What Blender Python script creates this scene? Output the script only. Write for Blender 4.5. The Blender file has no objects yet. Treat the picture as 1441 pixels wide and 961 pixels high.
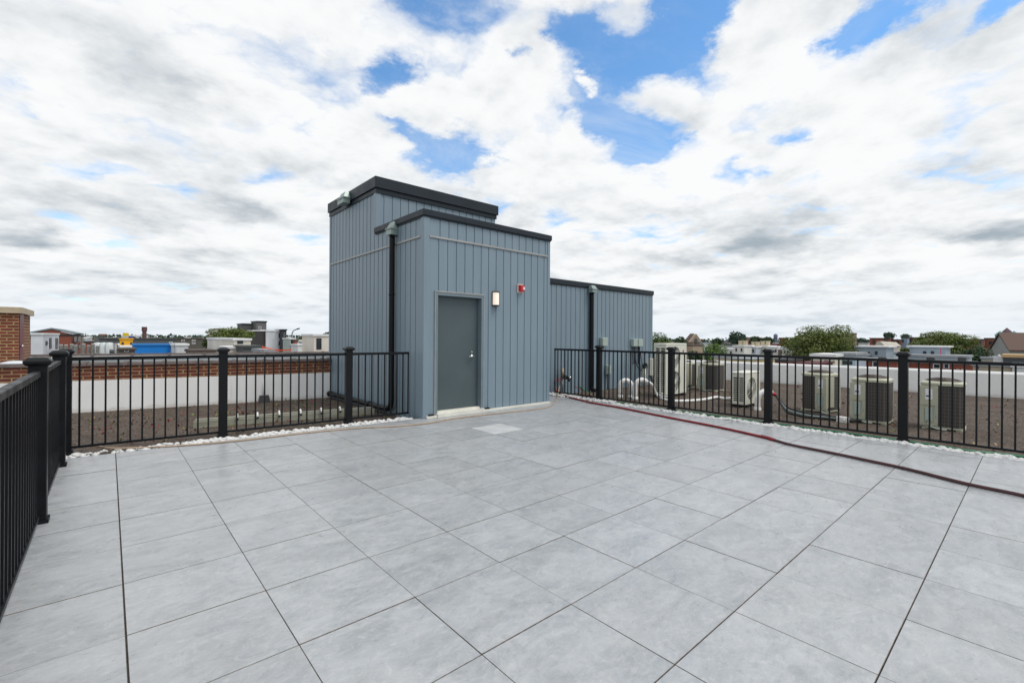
import bpy, bmesh, math, random
from mathutils import Vector, Matrix, noise as mnoise
random.seed(7)
R = math.radians
SC = bpy.context.scene
COL = SC.collection

# ------------------------------------------------------------------ camera model (metres, z = 0 is the paving)
F, YH, TH, H, ROLL = 648.036, 474.446, .7191, 1.4241, .0064
FW = Vector((math.sin(TH), math.cos(TH), 0)); RT = Vector((math.cos(TH), -math.sin(TH), 0)); UP = Vector((0, 0, 1))
EYE = Vector((0, 0, H))
def ray(px, py):
    x, y = px - 720.5, py - 480.5
    c, s = math.cos(ROLL), math.sin(ROLL)
    x, y = x * c + y * s, -x * s + y * c
    y -= YH - 480.5
    return FW + RT * (x / F) - UP * (y / F)
def G(px, py, z=0.0):
    r = ray(px, py); return EYE + r * ((z - H) / r.z)
def onX(px, py, X): r = ray(px, py); return EYE + r * (X / r.x)
def onY(px, py, Y): r = ray(px, py); return EYE + r * (Y / r.y)
def at(px, py, d): return EYE + ray(px, py) * d

# ------------------------------------------------------------------ materials
def nodes_of(m):
    m.use_nodes = True
    nt = m.node_tree
    b = nt.nodes.get('Principled BSDF')
    return nt, b
def N(nt, t, **kw):
    n = nt.nodes.new(t)
    for k, v in kw.items():
        if hasattr(n, k): setattr(n, k, v)
    return n
def L(nt, a, b): nt.links.new(a, b)
def mixrgb(nt, fac, a, b, mode='MIX'):
    n = nt.nodes.new('ShaderNodeMix'); n.data_type = 'RGBA'; n.blend_type = mode
    for sock, val in ((n.inputs[0], fac), (n.inputs[6], a), (n.inputs[7], b)):
        if isinstance(val, bpy.types.NodeSocket): L(nt, val, sock)
        elif isinstance(val, (int, float)): sock.default_value = val
        else: sock.default_value = (*val[:3], 1)
    return n.outputs[2]
def math_n(nt, op, a, b=0.0, clamp=False):
    n = nt.nodes.new('ShaderNodeMath'); n.operation = op; n.use_clamp = clamp
    for i, v in enumerate((a, b)):
        if isinstance(v, bpy.types.NodeSocket): L(nt, v, n.inputs[i])
        else: n.inputs[i].default_value = v
    return n.outputs[0]
def smooth(nt, v, a, b, lo=0.0, hi=1.0):
    n = nt.nodes.new('ShaderNodeMapRange'); n.interpolation_type = 'SMOOTHSTEP'
    L(nt, v, n.inputs[0])
    for i, x in enumerate((a, b, lo, hi)): n.inputs[1 + i].default_value = x
    return n.outputs[0]
def noise_n(nt, vec, scale, detail=4, rough=.55, dist=0.0):
    n = nt.nodes.new('ShaderNodeTexNoise')
    n.inputs['Scale'].default_value = scale; n.inputs['Detail'].default_value = detail
    n.inputs['Roughness'].default_value = rough; n.inputs['Distortion'].default_value = dist
    if vec is not None: L(nt, vec, n.inputs['Vector'])
    return n
def coords(nt, scale=(1, 1, 1), kind='Object'):
    tc = nt.nodes.new('ShaderNodeTexCoord'); mp = nt.nodes.new('ShaderNodeMapping')
    mp.inputs['Scale'].default_value = scale
    L(nt, tc.outputs[kind], mp.inputs['Vector']); return mp.outputs[0]
def bump(nt, bsdf, height, strength, dist=.01):
    b = nt.nodes.new('ShaderNodeBump'); b.inputs['Strength'].default_value = strength; b.inputs['Distance'].default_value = dist
    L(nt, height, b.inputs['Height']); L(nt, b.outputs[0], bsdf.inputs['Normal'])
MATS = {}
def mat(name, col, rough=.6, metal=0.0, var=.15, vs=2.0, bs=0.0, bscale=60, spec=.5, stretch=(1, 1, 1), rvar=.1):
    if name in MATS: return MATS[name]
    m = bpy.data.materials.new(name); nt, b = nodes_of(m); MATS[name] = m
    b.inputs['Metallic'].default_value = metal; b.inputs['Specular IOR Level'].default_value = spec
    v = coords(nt, stretch)
    n1 = noise_n(nt, v, vs, 6, .6)
    lo = tuple(c * (1 - var) for c in col); hi = tuple(min(1, c * (1 + var)) for c in col)
    L(nt, mixrgb(nt, smooth(nt, n1.outputs[0], .3, .7), lo, hi), b.inputs['Base Color'])
    L(nt, smooth(nt, n1.outputs[0], .25, .75, max(.02, rough - rvar), min(1, rough + rvar)), b.inputs['Roughness'])
    if bs:
        n2 = noise_n(nt, coords(nt), bscale, 3, .6)
        bump(nt, b, n2.outputs[0], bs, .01)
    return m
def brick_mat(name, c1, c2, mortar, bw=.2, rh=.07, ms=.011, scale=1.0, bs=.6):
    m = bpy.data.materials.new(name); nt, b = nodes_of(m); MATS[name] = m
    tc = nt.nodes.new('ShaderNodeTexCoord'); sp = nt.nodes.new('ShaderNodeSeparateXYZ'); L(nt, tc.outputs['Object'], sp.inputs[0])
    u = math_n(nt, 'ADD', sp.outputs[0], sp.outputs[1]); cb = nt.nodes.new('ShaderNodeCombineXYZ')
    L(nt, u, cb.inputs[0]); L(nt, sp.outputs[2], cb.inputs[1])
    t = nt.nodes.new('ShaderNodeTexBrick'); L(nt, cb.outputs[0], t.inputs['Vector'])
    t.inputs['Scale'].default_value = scale
    t.inputs['Color1'].default_value = (*c1, 1); t.inputs['Color2'].default_value = (*c2, 1); t.inputs['Mortar'].default_value = (*mortar, 1)
    t.inputs['Brick Width'].default_value = bw; t.inputs['Row Height'].default_value = rh; t.inputs['Mortar Size'].default_value = ms
    t.inputs['Mortar Smooth'].default_value = .3; t.inputs['Bias'].default_value = -.2
    nz = noise_n(nt, tc.outputs['Object'], 9, 5, .65)
    L(nt, mixrgb(nt, smooth(nt, nz.outputs[0], .3, .75, 0, .55), t.outputs['Color'], tuple(c * .55 for c in c1)), b.inputs['Base Color'])
    b.inputs['Roughness'].default_value = .85
    inv = math_n(nt, 'SUBTRACT', 1.0, t.outputs['Fac'])
    bump(nt, b, inv, bs, .008)
    return m

# ------------------------------------------------------------------ mesh builder
class MB:
    def __init__(s): s.v, s.f, s.m = [], [], []
    def add(s, vs, fs, mi=0):
        o = len(s.v); s.v += [Vector(p) for p in vs]
        for f in fs: s.f.append(tuple(i + o for i in f)); s.m.append(mi)
        return s
    def box(s, x0, x1, y0, y1, z0, z1, mi=0):
        return s.add([(x0, y0, z0), (x1, y0, z0), (x1, y1, z0), (x0, y1, z0), (x0, y0, z1), (x1, y0, z1), (x1, y1, z1), (x0, y1, z1)],
                     [(3, 2, 1, 0), (4, 5, 6, 7), (0, 1, 5, 4), (1, 2, 6, 5), (2, 3, 7, 6), (3, 0, 4, 7)], mi)
    def cbox(s, x0, x1, y0, y1, z0, z1, c=.004, mi=0):
        # box with chamfered edges (vertical and top)
        pl = [(x0 + c, y0), (x1 - c, y0), (x1, y0 + c), (x1, y1 - c), (x1 - c, y1), (x0 + c, y1), (x0, y1 - c), (x0, y0 + c)]
        pi = [(x0 + 2 * c, y0 + c), (x1 - 2 * c, y0 + c), (x1 - c, y0 + 2 * c), (x1 - c, y1 - 2 * c), (x1 - 2 * c, y1 - c), (x0 + 2 * c, y1 - c), (x0 + c, y1 - 2 * c), (x0 + c, y0 + 2 * c)]
        vs = [(x, y, z0) for x, y in pl] + [(x, y, z1 - c) for x, y in pl] + [(x, y, z1) for x, y in pi]
        fs = [tuple(range(7, -1, -1)), tuple(range(16, 24))]
        for i in range(8):
            j = (i + 1) % 8
            fs += [(i, j, 8 + j, 8 + i), (8 + i, 8 + j, 16 + j, 16 + i)]
        return s.add(vs, fs, mi)
    def prism(s, poly, z0, z1, mi=0):
        n = len(poly)
        vs = [(x, y, z0) for x, y in poly] + [(x, y, z1) for x, y in poly]
        fs = [tuple(range(n - 1, -1, -1)), tuple(range(n, 2 * n))] + [(i, (i + 1) % n, n + (i + 1) % n, n + i) for i in range(n)]
        return s.add(vs, fs, mi)
    def hull2(s, a, b, mi=0):
        # loft between two equal-length rings, capped
        n = len(a)
        fs = [tuple(range(n - 1, -1, -1)), tuple(range(n, 2 * n))] + [(i, (i + 1) % n, n + (i + 1) % n, n + i) for i in range(n)]
        return s.add(list(a) + list(b), fs, mi)
    def tube(s, pts, r, n=8, mi=0, cap=True):
        pts = [Vector(p) for p in pts]; rings = []; ref = None
        for i, p in enumerate(pts):
            t = (pts[min(i + 1, len(pts) - 1)] - pts[max(i - 1, 0)]).normalized()
            if ref is None: ref = Vector((0, 0, 1)) if abs(t.z) < .9 else Vector((1, 0, 0))
            a = (ref - t * ref.dot(t)).normalized(); ref = a; b = t.cross(a)
            rr = r[i] if isinstance(r, (list, tuple)) else r
            rings.append([p + (a * math.cos(k * 2 * math.pi / n) + b * math.sin(k * 2 * math.pi / n)) * rr for k in range(n)])
        vs = [v for g in rings for v in g]; fs = []
        for i in range(len(pts) - 1):
            for k in range(n):
                fs.append((i * n + k, i * n + (k + 1) % n, (i + 1) * n + (k + 1) % n, (i + 1) * n + k))
        if cap: fs += [tuple(range(n - 1, -1, -1)), tuple((len(pts) - 1) * n + k for k in range(n))]
        return s.add(vs, fs, mi)
    def lathe(s, prof, c, n=20, mi=0):
        c = Vector(c); vs = []; fs = []
        for (r, z) in prof:
            vs += [c + Vector((r * math.cos(k * 2 * math.pi / n), r * math.sin(k * 2 * math.pi / n), z)) for k in range(n)]
        for i in range(len(prof) - 1):
            for k in range(n): fs.append((i * n + k, i * n + (k + 1) % n, (i + 1) * n + (k + 1) % n, (i + 1) * n + k))
        return s.add(vs, fs, mi)
    def build(s, name, m, parent=None, origin=None, smooth=False):
        me = bpy.data.meshes.new(name)
        o = origin
        if parent is not None:
            o = Vector((0, 0, 0)); p = parent
            while p is not None: o = o + p.location; p = p.parent
        o = Vector(o) if o is not None else Vector((0, 0, 0))
        me.from_pydata([tuple(v - o) for v in s.v], [], s.f)
        for mm in (m if isinstance(m, (list, tuple)) else [m]): me.materials.append(mm)
        me.polygons.foreach_set('material_index', s.m)
        if smooth: me.polygons.foreach_set('use_smooth', [True] * len(s.f))
        me.update()
        bm = bmesh.new(); bm.from_mesh(me); bmesh.ops.recalc_face_normals(bm, faces=bm.faces); bm.to_mesh(me); bm.free()
        ob = bpy.data.objects.new(name, me); COL.objects.link(ob)
        if parent is not None: ob.parent = parent
        elif origin is not None: ob.location = o
        return ob
def local(name, mb, m, parent, smooth=False):
    """link a mesh whose vertices are already in its parent's coordinates"""
    ob = mb.build(name, m, None, None, smooth); ob.parent = parent; return ob
def tag(o, label=None, cat=None, group=None, kind=None):
    for k, v in (('label', label), ('category', cat), ('group', group), ('kind', kind)):
        if v: o[k] = v
    return o
def thing(name, label, cat, loc, group=None):
    o = bpy.data.objects.new(name, None); COL.objects.link(o); o.empty_display_size = .2
    o.location = loc; return tag(o, label, cat, group)
def children(o): return [c for c in bpy.data.objects if c.parent == o]
def copy_tree(o, parent=None):
    c = o.copy(); COL.objects.link(c); c.parent = parent
    for ch in children(o): copy_tree(ch, c)
    return c
def spline(pts, k=6):
    P = [Vector(p) for p in pts]; out = []
    for i in range(len(P) - 1):
        p0, p1, p2, p3 = P[max(i - 1, 0)], P[i], P[i + 1], P[min(i + 2, len(P) - 1)]
        for j in range(k):
            t = j / k
            out.append(.5 * ((2 * p1) + (p2 - p0) * t + (2 * p0 - 5 * p1 + 4 * p2 - p3) * t * t + (3 * p1 - p0 - 3 * p2 + p3) * t ** 3))
    out.append(P[-1]); return out

# ------------------------------------------------------------------ shared materials
BLACK = mat('black_powder_coat', (.006, .007, .009), .42, 0, .15, 5, .05, 300, spec=.28)
def clad_material():
    m = bpy.data.materials.new('blue_grey_cladding'); nt, b = nodes_of(m)
    tc = nt.nodes.new('ShaderNodeTexCoord'); sp = nt.nodes.new('ShaderNodeSeparateXYZ'); L(nt, tc.outputs['Object'], sp.inputs[0])
    u = math_n(nt, 'FLOOR', math_n(nt, 'DIVIDE', math_n(nt, 'ADD', sp.outputs[0], sp.outputs[1]), .19))
    wn = nt.nodes.new('ShaderNodeTexWhiteNoise'); wn.noise_dimensions = '1D'; L(nt, u, wn.inputs['W'])
    n1 = noise_n(nt, coords(nt, (1, 1, .3)), 1.1, 6, .6); n2 = noise_n(nt, coords(nt, (9, 9, .35)), 1.5, 5, .65); n3 = noise_n(nt, coords(nt, (2.5, 2.5, .8)), 1.2, 2, .5)
    c = mixrgb(nt, smooth(nt, n1.outputs[0], .3, .7), (.186, .254, .308), (.212, .284, .340))
    c = mixrgb(nt, smooth(nt, n2.outputs[0], .52, .8, 0, .22), c, (.13, .17, .2))
    c = mixrgb(nt, smooth(nt, wn.outputs['Value'], 0, 1, 0, .14), c, (.24, .31, .36))
    L(nt, c, b.inputs['Base Color']); L(nt, smooth(nt, n2.outputs[0], .2, .8, .36, .52), b.inputs['Roughness'])
    bump(nt, b, n3.outputs[0], .25, .012)
    return m
CLAD = clad_material()
CAPM = mat('charcoal_metal', (.015, .023, .033), .45, 0, .15, 2, spec=.3)
TRIM = mat('silver_trim', (.38, .38, .37), .45, .2, .1, 6)
DOORM = mat('grey_green_door_paint', (.070, .098, .108), .5, 0, .06, 2, .05, 250)
FRAMEM = mat('grey_frame_paint', (.16, .21, .24), .45, 0, .06, 3)
WHITE = mat('white_paint', (.78, .78, .76), .6, 0, .04, 3, .1, 50)
CREAM = mat('cream_enamel', (.45, .45, .345), .4, 0, .05, 3)
OFFW = mat('ivory_casing', (.68, .68, .59), .42, 0, .05, 3)
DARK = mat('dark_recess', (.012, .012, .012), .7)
GALV = mat('galvanised_metal', (.27, .34, .32), .4, .35, .18, 8)
GREYG = mat('grey_green_box', (.38, .46, .42), .5, 0, .06, 5)
STEEL = mat('brushed_steel', (.55, .56, .57), .25, .9, .05, 8)
PVC = mat('white_pvc', (.80, .80, .78), .4, 0, .05, 6)
RUB = mat('black_rubber', (.015, .015, .015), .5)
BLACK.node_tree.nodes['Principled BSDF'].inputs['Specular IOR Level'].default_value = .22
GLASS = mat('dark_window_glass', (.02, .028, .035), .12, 0, .3, .6, spec=.6)

# ------------------------------------------------------------------ paving
TX0, TY0, T = 1.2679, 1.6396, .6
def paving_material():
    m = bpy.data.materials.new('slate_paver'); nt, b = nodes_of(m)
    tc = nt.nodes.new('ShaderNodeTexCoord'); sub = nt.nodes.new('ShaderNodeVectorMath'); sub.operation = 'SUBTRACT'
    L(nt, tc.outputs['Object'], sub.inputs[0]); sub.inputs[1].default_value = (TX0, TY0, 5)
    dv = nt.nodes.new('ShaderNodeVectorMath'); dv.operation = 'DIVIDE'; L(nt, sub.outputs[0], dv.inputs[0]); dv.inputs[1].default_value = (T, T, 1000)
    fl = nt.nodes.new('ShaderNodeVectorMath'); fl.operation = 'FLOOR'; L(nt, dv.outputs[0], fl.inputs[0])
    wn = nt.nodes.new('ShaderNodeTexWhiteNoise'); L(nt, fl.outputs[0], wn.inputs['Vector'])
    off = nt.nodes.new('ShaderNodeVectorMath'); off.operation = 'MULTIPLY_ADD'
    L(nt, wn.outputs['Color'], off.inputs[0]); off.inputs[1].default_value = (40, 40, 40); L(nt, tc.outputs['Object'], off.inputs[2])
    mp = nt.nodes.new('ShaderNodeMapping'); L(nt, off.outputs[0], mp.inputs[0]); mp.inputs['Scale'].default_value = (1.35, 2.3, 1)
    mp.inputs['Rotation'].default_value = (0, 0, R(-24))
    n1 = noise_n(nt, mp.outputs[0], 1.9, 7, .64, 1.3)
    n2 = noise_n(nt, mp.outputs[0], 5.5, 8, .66, 1.4)
    n3 = noise_n(nt, tc.outputs['Object'], 160, 3, .6)
    n4 = noise_n(nt, tc.outputs['Object'], .55, 5, .6, .4)
    c = mixrgb(nt, smooth(nt, n1.outputs[0], .28, .72), (.290, .309, .328), (.412, .430, .449))
    c = mixrgb(nt, smooth(nt, n2.outputs[0], .45, .75, 0, .38), c, (.51, .515, .515))
    n7 = noise_n(nt, mp.outputs[0], 13, 6, .7, .8)
    c = mixrgb(nt, smooth(nt, n7.outputs[0],   .50, .72, 0, .5), c, (.55, .535, .535))
    c = mixrgb(nt, smooth(nt, n7.outputs[0], .27, .46, .42, 0), c, (.20, .215, .225))
    ridge = math_n(nt, 'ABSOLUTE', math_n(nt, 'SUBTRACT', n2.outputs[0], .5))
    c = mixrgb(nt, smooth(nt, ridge, .0, .014, .42, 0), c, (.54, .54, .53))
    dark = smooth(nt, n2.outputs[0], .25, .42, .25, 0)
    c = mixrgb(nt, dark, c, (.215, .23, .24))
    # tone of each paver, and dust
    tone = smooth(nt, wn.outputs['Value'], 0, 1, .945, 1.05)
    tm = nt.nodes.new('ShaderNodeVectorMath'); tm.operation = 'SCALE'; L(nt, c, tm.inputs[0]); L(nt, tone, tm.inputs['Scale'])
    c = mixrgb(nt, smooth(nt, n4.outputs[0], .45, .75, 0, .38), tm.outputs[0], (.44, .435, .42))
    c = mixrgb(nt, smooth(nt, n3.outputs[0], .35, .7, .1, 0), c, (.2, .21, .22))
    # grit and dried water marks
    n5 = noise_n(nt, tc.outputs['Object'], 2.3, 4, .6, 2.5); n6 = noise_n(nt, tc.outputs['Object'], 34, 2, .5)
    wm_ = math_n(nt, 'ABSOLUTE', math_n(nt, 'SUBTRACT', n5.outputs[0], .56))
    c = mixrgb(nt, smooth(nt, wm_, 0, .02, .16, 0), c, (.5, .49, .46))
    c = mixrgb(nt, smooth(nt, n5.outputs[0], .56, .6, 0, .09), c, (.2, .2, .19))
    c = mixrgb(nt, math_n(nt, 'MULTIPLY', smooth(nt, n6.outputs[0], .70, .74), smooth(nt, n4.outputs[0], .5, .7, 0, .8)), c, (.12, .11, .095))
    L(nt, c, b.inputs['Base Color'])
    L(nt, smooth(nt, n2.outputs[0], .2, .8, .24, .44), b.inputs['Roughness'])
    hsum = math_n(nt, 'ADD', n2.outputs[0], math_n(nt, 'MULTIPLY', n3.outputs[0], .25))
    bump(nt, b, hsum, .22, .006)
    return m
PAVE = paving_material()
PAVE2 = mat('new_pale_paver', (.50, .51, .515), .5, 0, .06, 4, .1, 90)
BED = mat('joint_dirt', (.20, .185, .165), .95, 0, .3, 20)
def backedge(x): return 7.31 - .05 * x          # where the pebbles begin behind the terrace
def paver_bm(i, j, d):
    wide = {-2: .0034}
    gl = wide.get(i, .0012); gr = wide.get(i + 1, .0012); g = .0024
    x0, x1 = TX0 + T * i + gl, TX0 + T * (i + 1) - gr
    y0, y1 = TY0 + T * j + g, TY0 + T * (j + 1) - g
    rnd = random.Random(i * 91 + j * 7)
    z = rnd.uniform(-.0012, .0012)
    tx, ty = rnd.uniform(-.0008, .0008), rnd.uniform(-.0008, .0008)
    ch = .0014
    mb = MB(); mb.cbox(x0, x1, y0, y1, -.04, 0, ch)
    for k, v in enumerate(mb.v):
        if v.z > -.02: mb.v[k] = Vector((v.x, v.y, v.z + z + tx * (v.x - x0) / T + ty * (v.y - y0) / T))
    return mb
def paving():
    parts = {'A': MB(), 'B': MB(), 'P': MB()}
    for i in range(-3, 12):
        for j in range(-8, 12):
            xm = TX0 + T * (i + .5); ym = TY0 + T * j
            if ym > 7.7 and xm < 7.2: continue
            if ym > 7.0 and 4.3 < xm < 7.2: continue
            mb = paver_bm(i, j, 0)
            key = 'P' if (i, j) == (5, 6) else ('A' if xm < 4.1 else 'B')
            parts[key].add(mb.v, mb.f)
    bm = bmesh.new()
    for key, mb in parts.items():
        b2 = bmesh.new()
        vs = [b2.verts.new(v) for v in mb.v]
        for f in mb.f:
            fc = b2.faces.new([vs[k] for k in f]); fc.normal_update(); fc.material_index = (1 if key == 'P' else 0) if abs(fc.normal.z) > .9 else 2
        ge = b2.verts[:] + b2.edges[:] + b2.faces[:]
        if key == 'A':
            bmesh.ops.bisect_plane(b2, geom=ge, plane_co=(0, 7.31, 0), plane_no=Vector((.05, 1, 0)).normalized(), clear_outer=True)
        elif key == 'B':
            bmesh.ops.bisect_plane(b2, geom=ge, plane_co=(8.13, 0, 0), plane_no=(1, 0, 0), clear_outer=True)
        me = bpy.data.meshes.new('tmp'); b2.to_mesh(me); b2.free(); bm.from_mesh(me); bpy.data.meshes.remove(me)
    bmesh.ops.recalc_face_normals(bm, faces=bm.faces)
    me = bpy.data.meshes.new('paving'); bm.to_mesh(me); bm.free()
    me.materials.append(PAVE); me.materials.append(PAVE2); me.materials.append(BED)
    o = bpy.data.objects.new('paving', me); COL.objects.link(o); tag(o, kind='structure')
paving()
tag(MB().prism([(-.53, -3.1), (8.13, -3.1), (8.13, 8.3), (7.2, 8.3), (7.2, 7.0), (4.1, 7.1), (-.53, 7.33)], -.07, -.022).build('paving_bed', BED), kind='structure')

# ------------------------------------------------------------------ roof, terrain
def gravel_material():
    m = bpy.data.materials.new('brown_roof_gravel'); nt, b = nodes_of(m); v = coords(nt)
    vo = nt.nodes.new('ShaderNodeTexVoronoi'); vo.inputs['Scale'].default_value = 55; L(nt, v, vo.inputs['Vector'])
    n1 = noise_n(nt, v, 1.3, 6, .65); n2 = noise_n(nt, v, 70, 3, .6)
    c = mixrgb(nt, smooth(nt, n1.outputs[0], .3, .7), (.098, .070, .052), (.165, .124, .095))
    bw = nt.nodes.new('ShaderNodeSeparateColor'); L(nt, vo.outputs['Color'], bw.inputs[0])
    c = mixrgb(nt, smooth(nt, bw.outputs[0], .1, 1, 0, .55), c, (.03, .024, .02))
    c = mixrgb(nt, smooth(nt, bw.outputs[1], .88, .98, 0, .6), c, (.3, .26, .22))
    L(nt, c, b.inputs['Base Color']); b.inputs['Roughness'].default_value = .95
    bump(nt, b, math_n(nt, 'SUBTRACT', n2.outputs[0], vo.outputs['Distance']), 1.0, .02)
    return m
GRAVEL = gravel_material()
PL0, PL1 = Vector((-.583, 12.164, 0)), Vector((4.051, 11.40, 0))     # foot of the brick parapet
PLD = (PL1 - PL0).normalized(); PLN = Vector((-PLD.y, PLD.x, 0))
PR0, PR1 = Vector((16.76, 8.0, 0)), Vector((17.64, .23, 0))          # foot of the white parapet
PRD = (PR1 - PR0).normalized(); PRN = Vector((-PRD.y, PRD.x, 0))
if PRN.x < 0: PRN = -PRN
def pl(t, n=0.0, z=0.0): p = PL0 + PLD * t + PLN * n; return Vector((p.x, p.y, z))
def pr(t, n=0.0, z=0.0): p = PR0 + PRD * t + PRN * n; return Vector((p.x, p.y, z))
a, b_, c_, d_ = pl(-14), pl(15.9), pr(-1.4), pr(16)
poly = [(a.x, a.y), (a.x - 2, -9), (d_.x, d_.y), (c_.x, c_.y), (b_.x, b_.y)]
tag(MB().prism(poly, -11, -.08).build('gravel_roof', [GRAVEL]), kind='structure')
GROUND = mat('street_ground', (.075, .08, .07), .95, 0, .35, .02)
tag(MB().add([(-3000, -3000, -11), (3000, -3000, -11), (3000, 3000, -11), (-3000, 3000, -11)], [(0, 1, 2, 3)]).build('ground', GROUND), kind='structure')

# ------------------------------------------------------------------ parapets
BRICKP = brick_mat('parapet_brick', (.19, .042, .03), (.11, .026, .022), (.36, .27, .13))
CLAY = mat('weathered_clay_coping', (.085, .065, .06), .75, 0, .35, 7, .3, 40)
def membrane_material():
    m = bpy.data.materials.new('white_roof_coating'); nt, b = nodes_of(m)
    tc = nt.nodes.new('ShaderNodeTexCoord'); sp = nt.nodes.new('ShaderNodeSeparateXYZ'); L(nt, tc.outputs['Object'], sp.inputs[0])
    n1 = noise_n(nt, coords(nt, (1, 1, .5)), 1.2, 6, .6); n2 = noise_n(nt, coords(nt, (7, 7, .5)), 1.6, 5, .6); n3 = noise_n(nt, coords(nt), 3.0, 5, .6)
    c = mixrgb(nt, smooth(nt, n1.outputs[0], .3, .7), (.80, .80, .79), (.87, .87, .86))
    c = mixrgb(nt, smooth(nt, n2.outputs[0], .55, .8, 0, .3), c, (.58, .57, .53))
    low = math_n(nt, 'ADD', sp.outputs[2], math_n(nt, 'MULTIPLY', math_n(nt, 'SUBTRACT', n3.outputs[0], .5), .22))
    c = mixrgb(nt, smooth(nt, low, .02, .1, .4, 0), c, (.42, .37, .31))      # browner towards the foot, with an uneven upper edge
    L(nt, c, b.inputs['Base Color']); b.inputs['Roughness'].default_value = .6
    bump(nt, b, n1.outputs[0], .3, .03)
    return m
STUCCO = membrane_material()
def coping(mb, P, t0, t1, n, z, r, step=.62):
    t = t0
    while t < t1:
        e = min(t + step, t1)
        for (aa, bb, rr) in ((t, e - .07, r), (e - .075, e, r * 1.22)):
            ring = lambda tt: [P(tt, n - rr * math.cos(k * math.pi / 7) * 1.15, z + rr * .48 * math.sin(k * math.pi / 7)) for k in range(8)]
            mb.hull2(ring(aa), ring(bb))
        t = e
def wallseg(mb, P, t0, t1, n0, n1, z0, z1, mi=0):
    q = [P(t0, n0), P(t1, n0), P(t1, n1), P(t0, n1)]
    mb.prism([(v.x, v.y) for v in q], z0, z1, mi)
o = thing('parapet_wall', 'brick parapet with white coated base and dark clay coping, beside the tall blue-grey tower', 'parapet wall', pl(0, 0, -.08))
mb = MB(); wallseg(mb, pl, -14, 4.75, .0, .3, -.08, .53); 
for k in range(9): wallseg(mb, pl, -12.4 + 1.9 * k, -12.36 + 1.9 * k, -.006, .0, -.08, .529)
mb.build('coated_base', STUCCO, o)
mb = MB(); wallseg(mb, pl, -14, 4.75, .022, .28, .53, .815); mb.build('brick_course', BRICKP, o)
mb = MB(); coping(mb, pl, -14, 4.75, .15, .812, .135); mb.build('coping', CLAY, o, smooth=False)
o = thing('parapet_wall', 'plain white parapet wall behind the air conditioners', 'parapet wall', pr(0, 0, -.08))
mb = MB(); wallseg(mb, pr, -1.6, 16, 0, .28, -.08, .54)
for aa, bb in ((-1.6, 16),):
    q0 = [pr(aa, .0, .54), pr(aa, .28, .54), pr(aa, .25, .59), pr(aa, .03, .59)]; q1 = [pr(bb, .0, .54), pr(bb, .28, .54), pr(bb, .25, .59), pr(bb, .03, .59)]
    mb.hull2(q0, q1)
for k in range(9): wallseg(mb, pr, -.6 + 1.83 * k, -.55 + 1.83 * k, -.006, .0, -.08, .539)
mb.build('wall', STUCCO, o)
# second party wall, one house further
GREYW = mat('pale_grey_render', (.42, .46, .47), .7, 0, .12, 1.1, .1, 30)
o = thing('parapet_wall', 'low pale grey party wall with white top band, beyond the brick parapet', 'parapet wall', pl(0, 6, .1))
mb = MB(); wallseg(mb, pl, -16, 13.5, 5.9, 6.15, .0, .70); mb.build('wall', GREYW, o)
mb = MB(); wallseg(mb, pl, -16, 13.5, 5.88, 6.17, .70, .80); mb.build('flashing', WHITE, o)
mb = MB(); coping(mb, pl, -16, 13.5, 6.02, .80, .12, .9); mb.build('coping', CLAY, o)
ROOFG = mat('grey_roof_membrane', (.24, .25, .26), .7, 0, .2, .5, .1, 20)
q = [pl(-16, .3), pl(13.5, .3), pl(13.5, 5.9), pl(-16, 5.9)]
tag(MB().prism([(v.x, v.y) for v in q], -11, .12).build('neighbouring_house', ROOFG), 'flat grey roofed house directly behind the brick parapet', 'house')

# ------------------------------------------------------------------ the blue-grey rooftop building
def ribs(mb, axis, c, s, a0, a1, z0, z1, pitch=.19, gw=.018, gd=.013, phase=0.0):
    """vertical cladding panels with narrow reveals; axis 'x' runs along X on the plane Y = c, s = outward sign; 'y' along Y on X = c"""
    pts = [(a0, 0)]; k = a0 + phase
    while k < a1 - .03:
        if k > a0 + .03: pts += [(k, .003), (k + .001, gd), (k + gw - .001, gd), (k + gw, 0)]
        k += pitch
    pts.append((a1, 0))
    front = [(u, c - s * dd) for u, dd in pts]
    for (u0, w0), (u1, w1) in zip(front[:-1], front[1:]):
        if axis == 'x': mb.add([(u0, w0, z0), (u1, w1, z0), (u1, w1, z1), (u0, w0, z1)], [(0, 1, 2, 3)])
        else: mb.add([(w0, u0, z0), (w1, u1, z0), (w1, u1, z1), (w0, u0, z1)], [(0, 1, 2, 3)])
    return mb
BX0, BX1, BY0, BY1, BY2 = 4.11, 7.22, 7.024, 8.95, 11.55
WX1, WY0 = 13.34, 8.3
o = thing('rooftop_stair_building', 'blue-grey metal clad stair building with tower, entrance and lower wing, standing on the terrace', 'building', (5.6, 9, -.08))
BLD = o
DX0, DX1, DZ = 4.335, 5.405, 2.215
def noflip(mb, name, m, parent):
    ob = mb.build(name, m, parent); return ob
w = MB()
ribs(w, 'x', BY0, -1, BX0 + .09, DX0, .02, 3.165); ribs(w, 'x', BY0, -1, DX1, BX1 - .06, .02, 3.165, phase=.12)
ribs(w, 'x', BY0, -1, DX0, DX1, DZ, 3.165, phase=.06); ribs(w, 'x', BY0, -1, BX0 + .09, BX1 - .06, 3.195, 3.53, phase=.03)
ribs(w, 'y', BX0, -1, BY0 + .09, BY2 - .05, -.08, 3.165); ribs(w, 'y', BX0, -1, BY0 + .09, BY1, 3.195, 3.53)
w.box(BX0 + .03, DX0 - .02, BY0 + .03, BY0 + .2, 0, 3.5); w.box(DX1 + .02, BX1 - .01, BY0 + .03, BY0 + .2, 0, 3.5); w.box(DX0 - .02, DX1 + .02, BY0 + .03, BY0 + .2, DZ + .03, 3.5)
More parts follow.
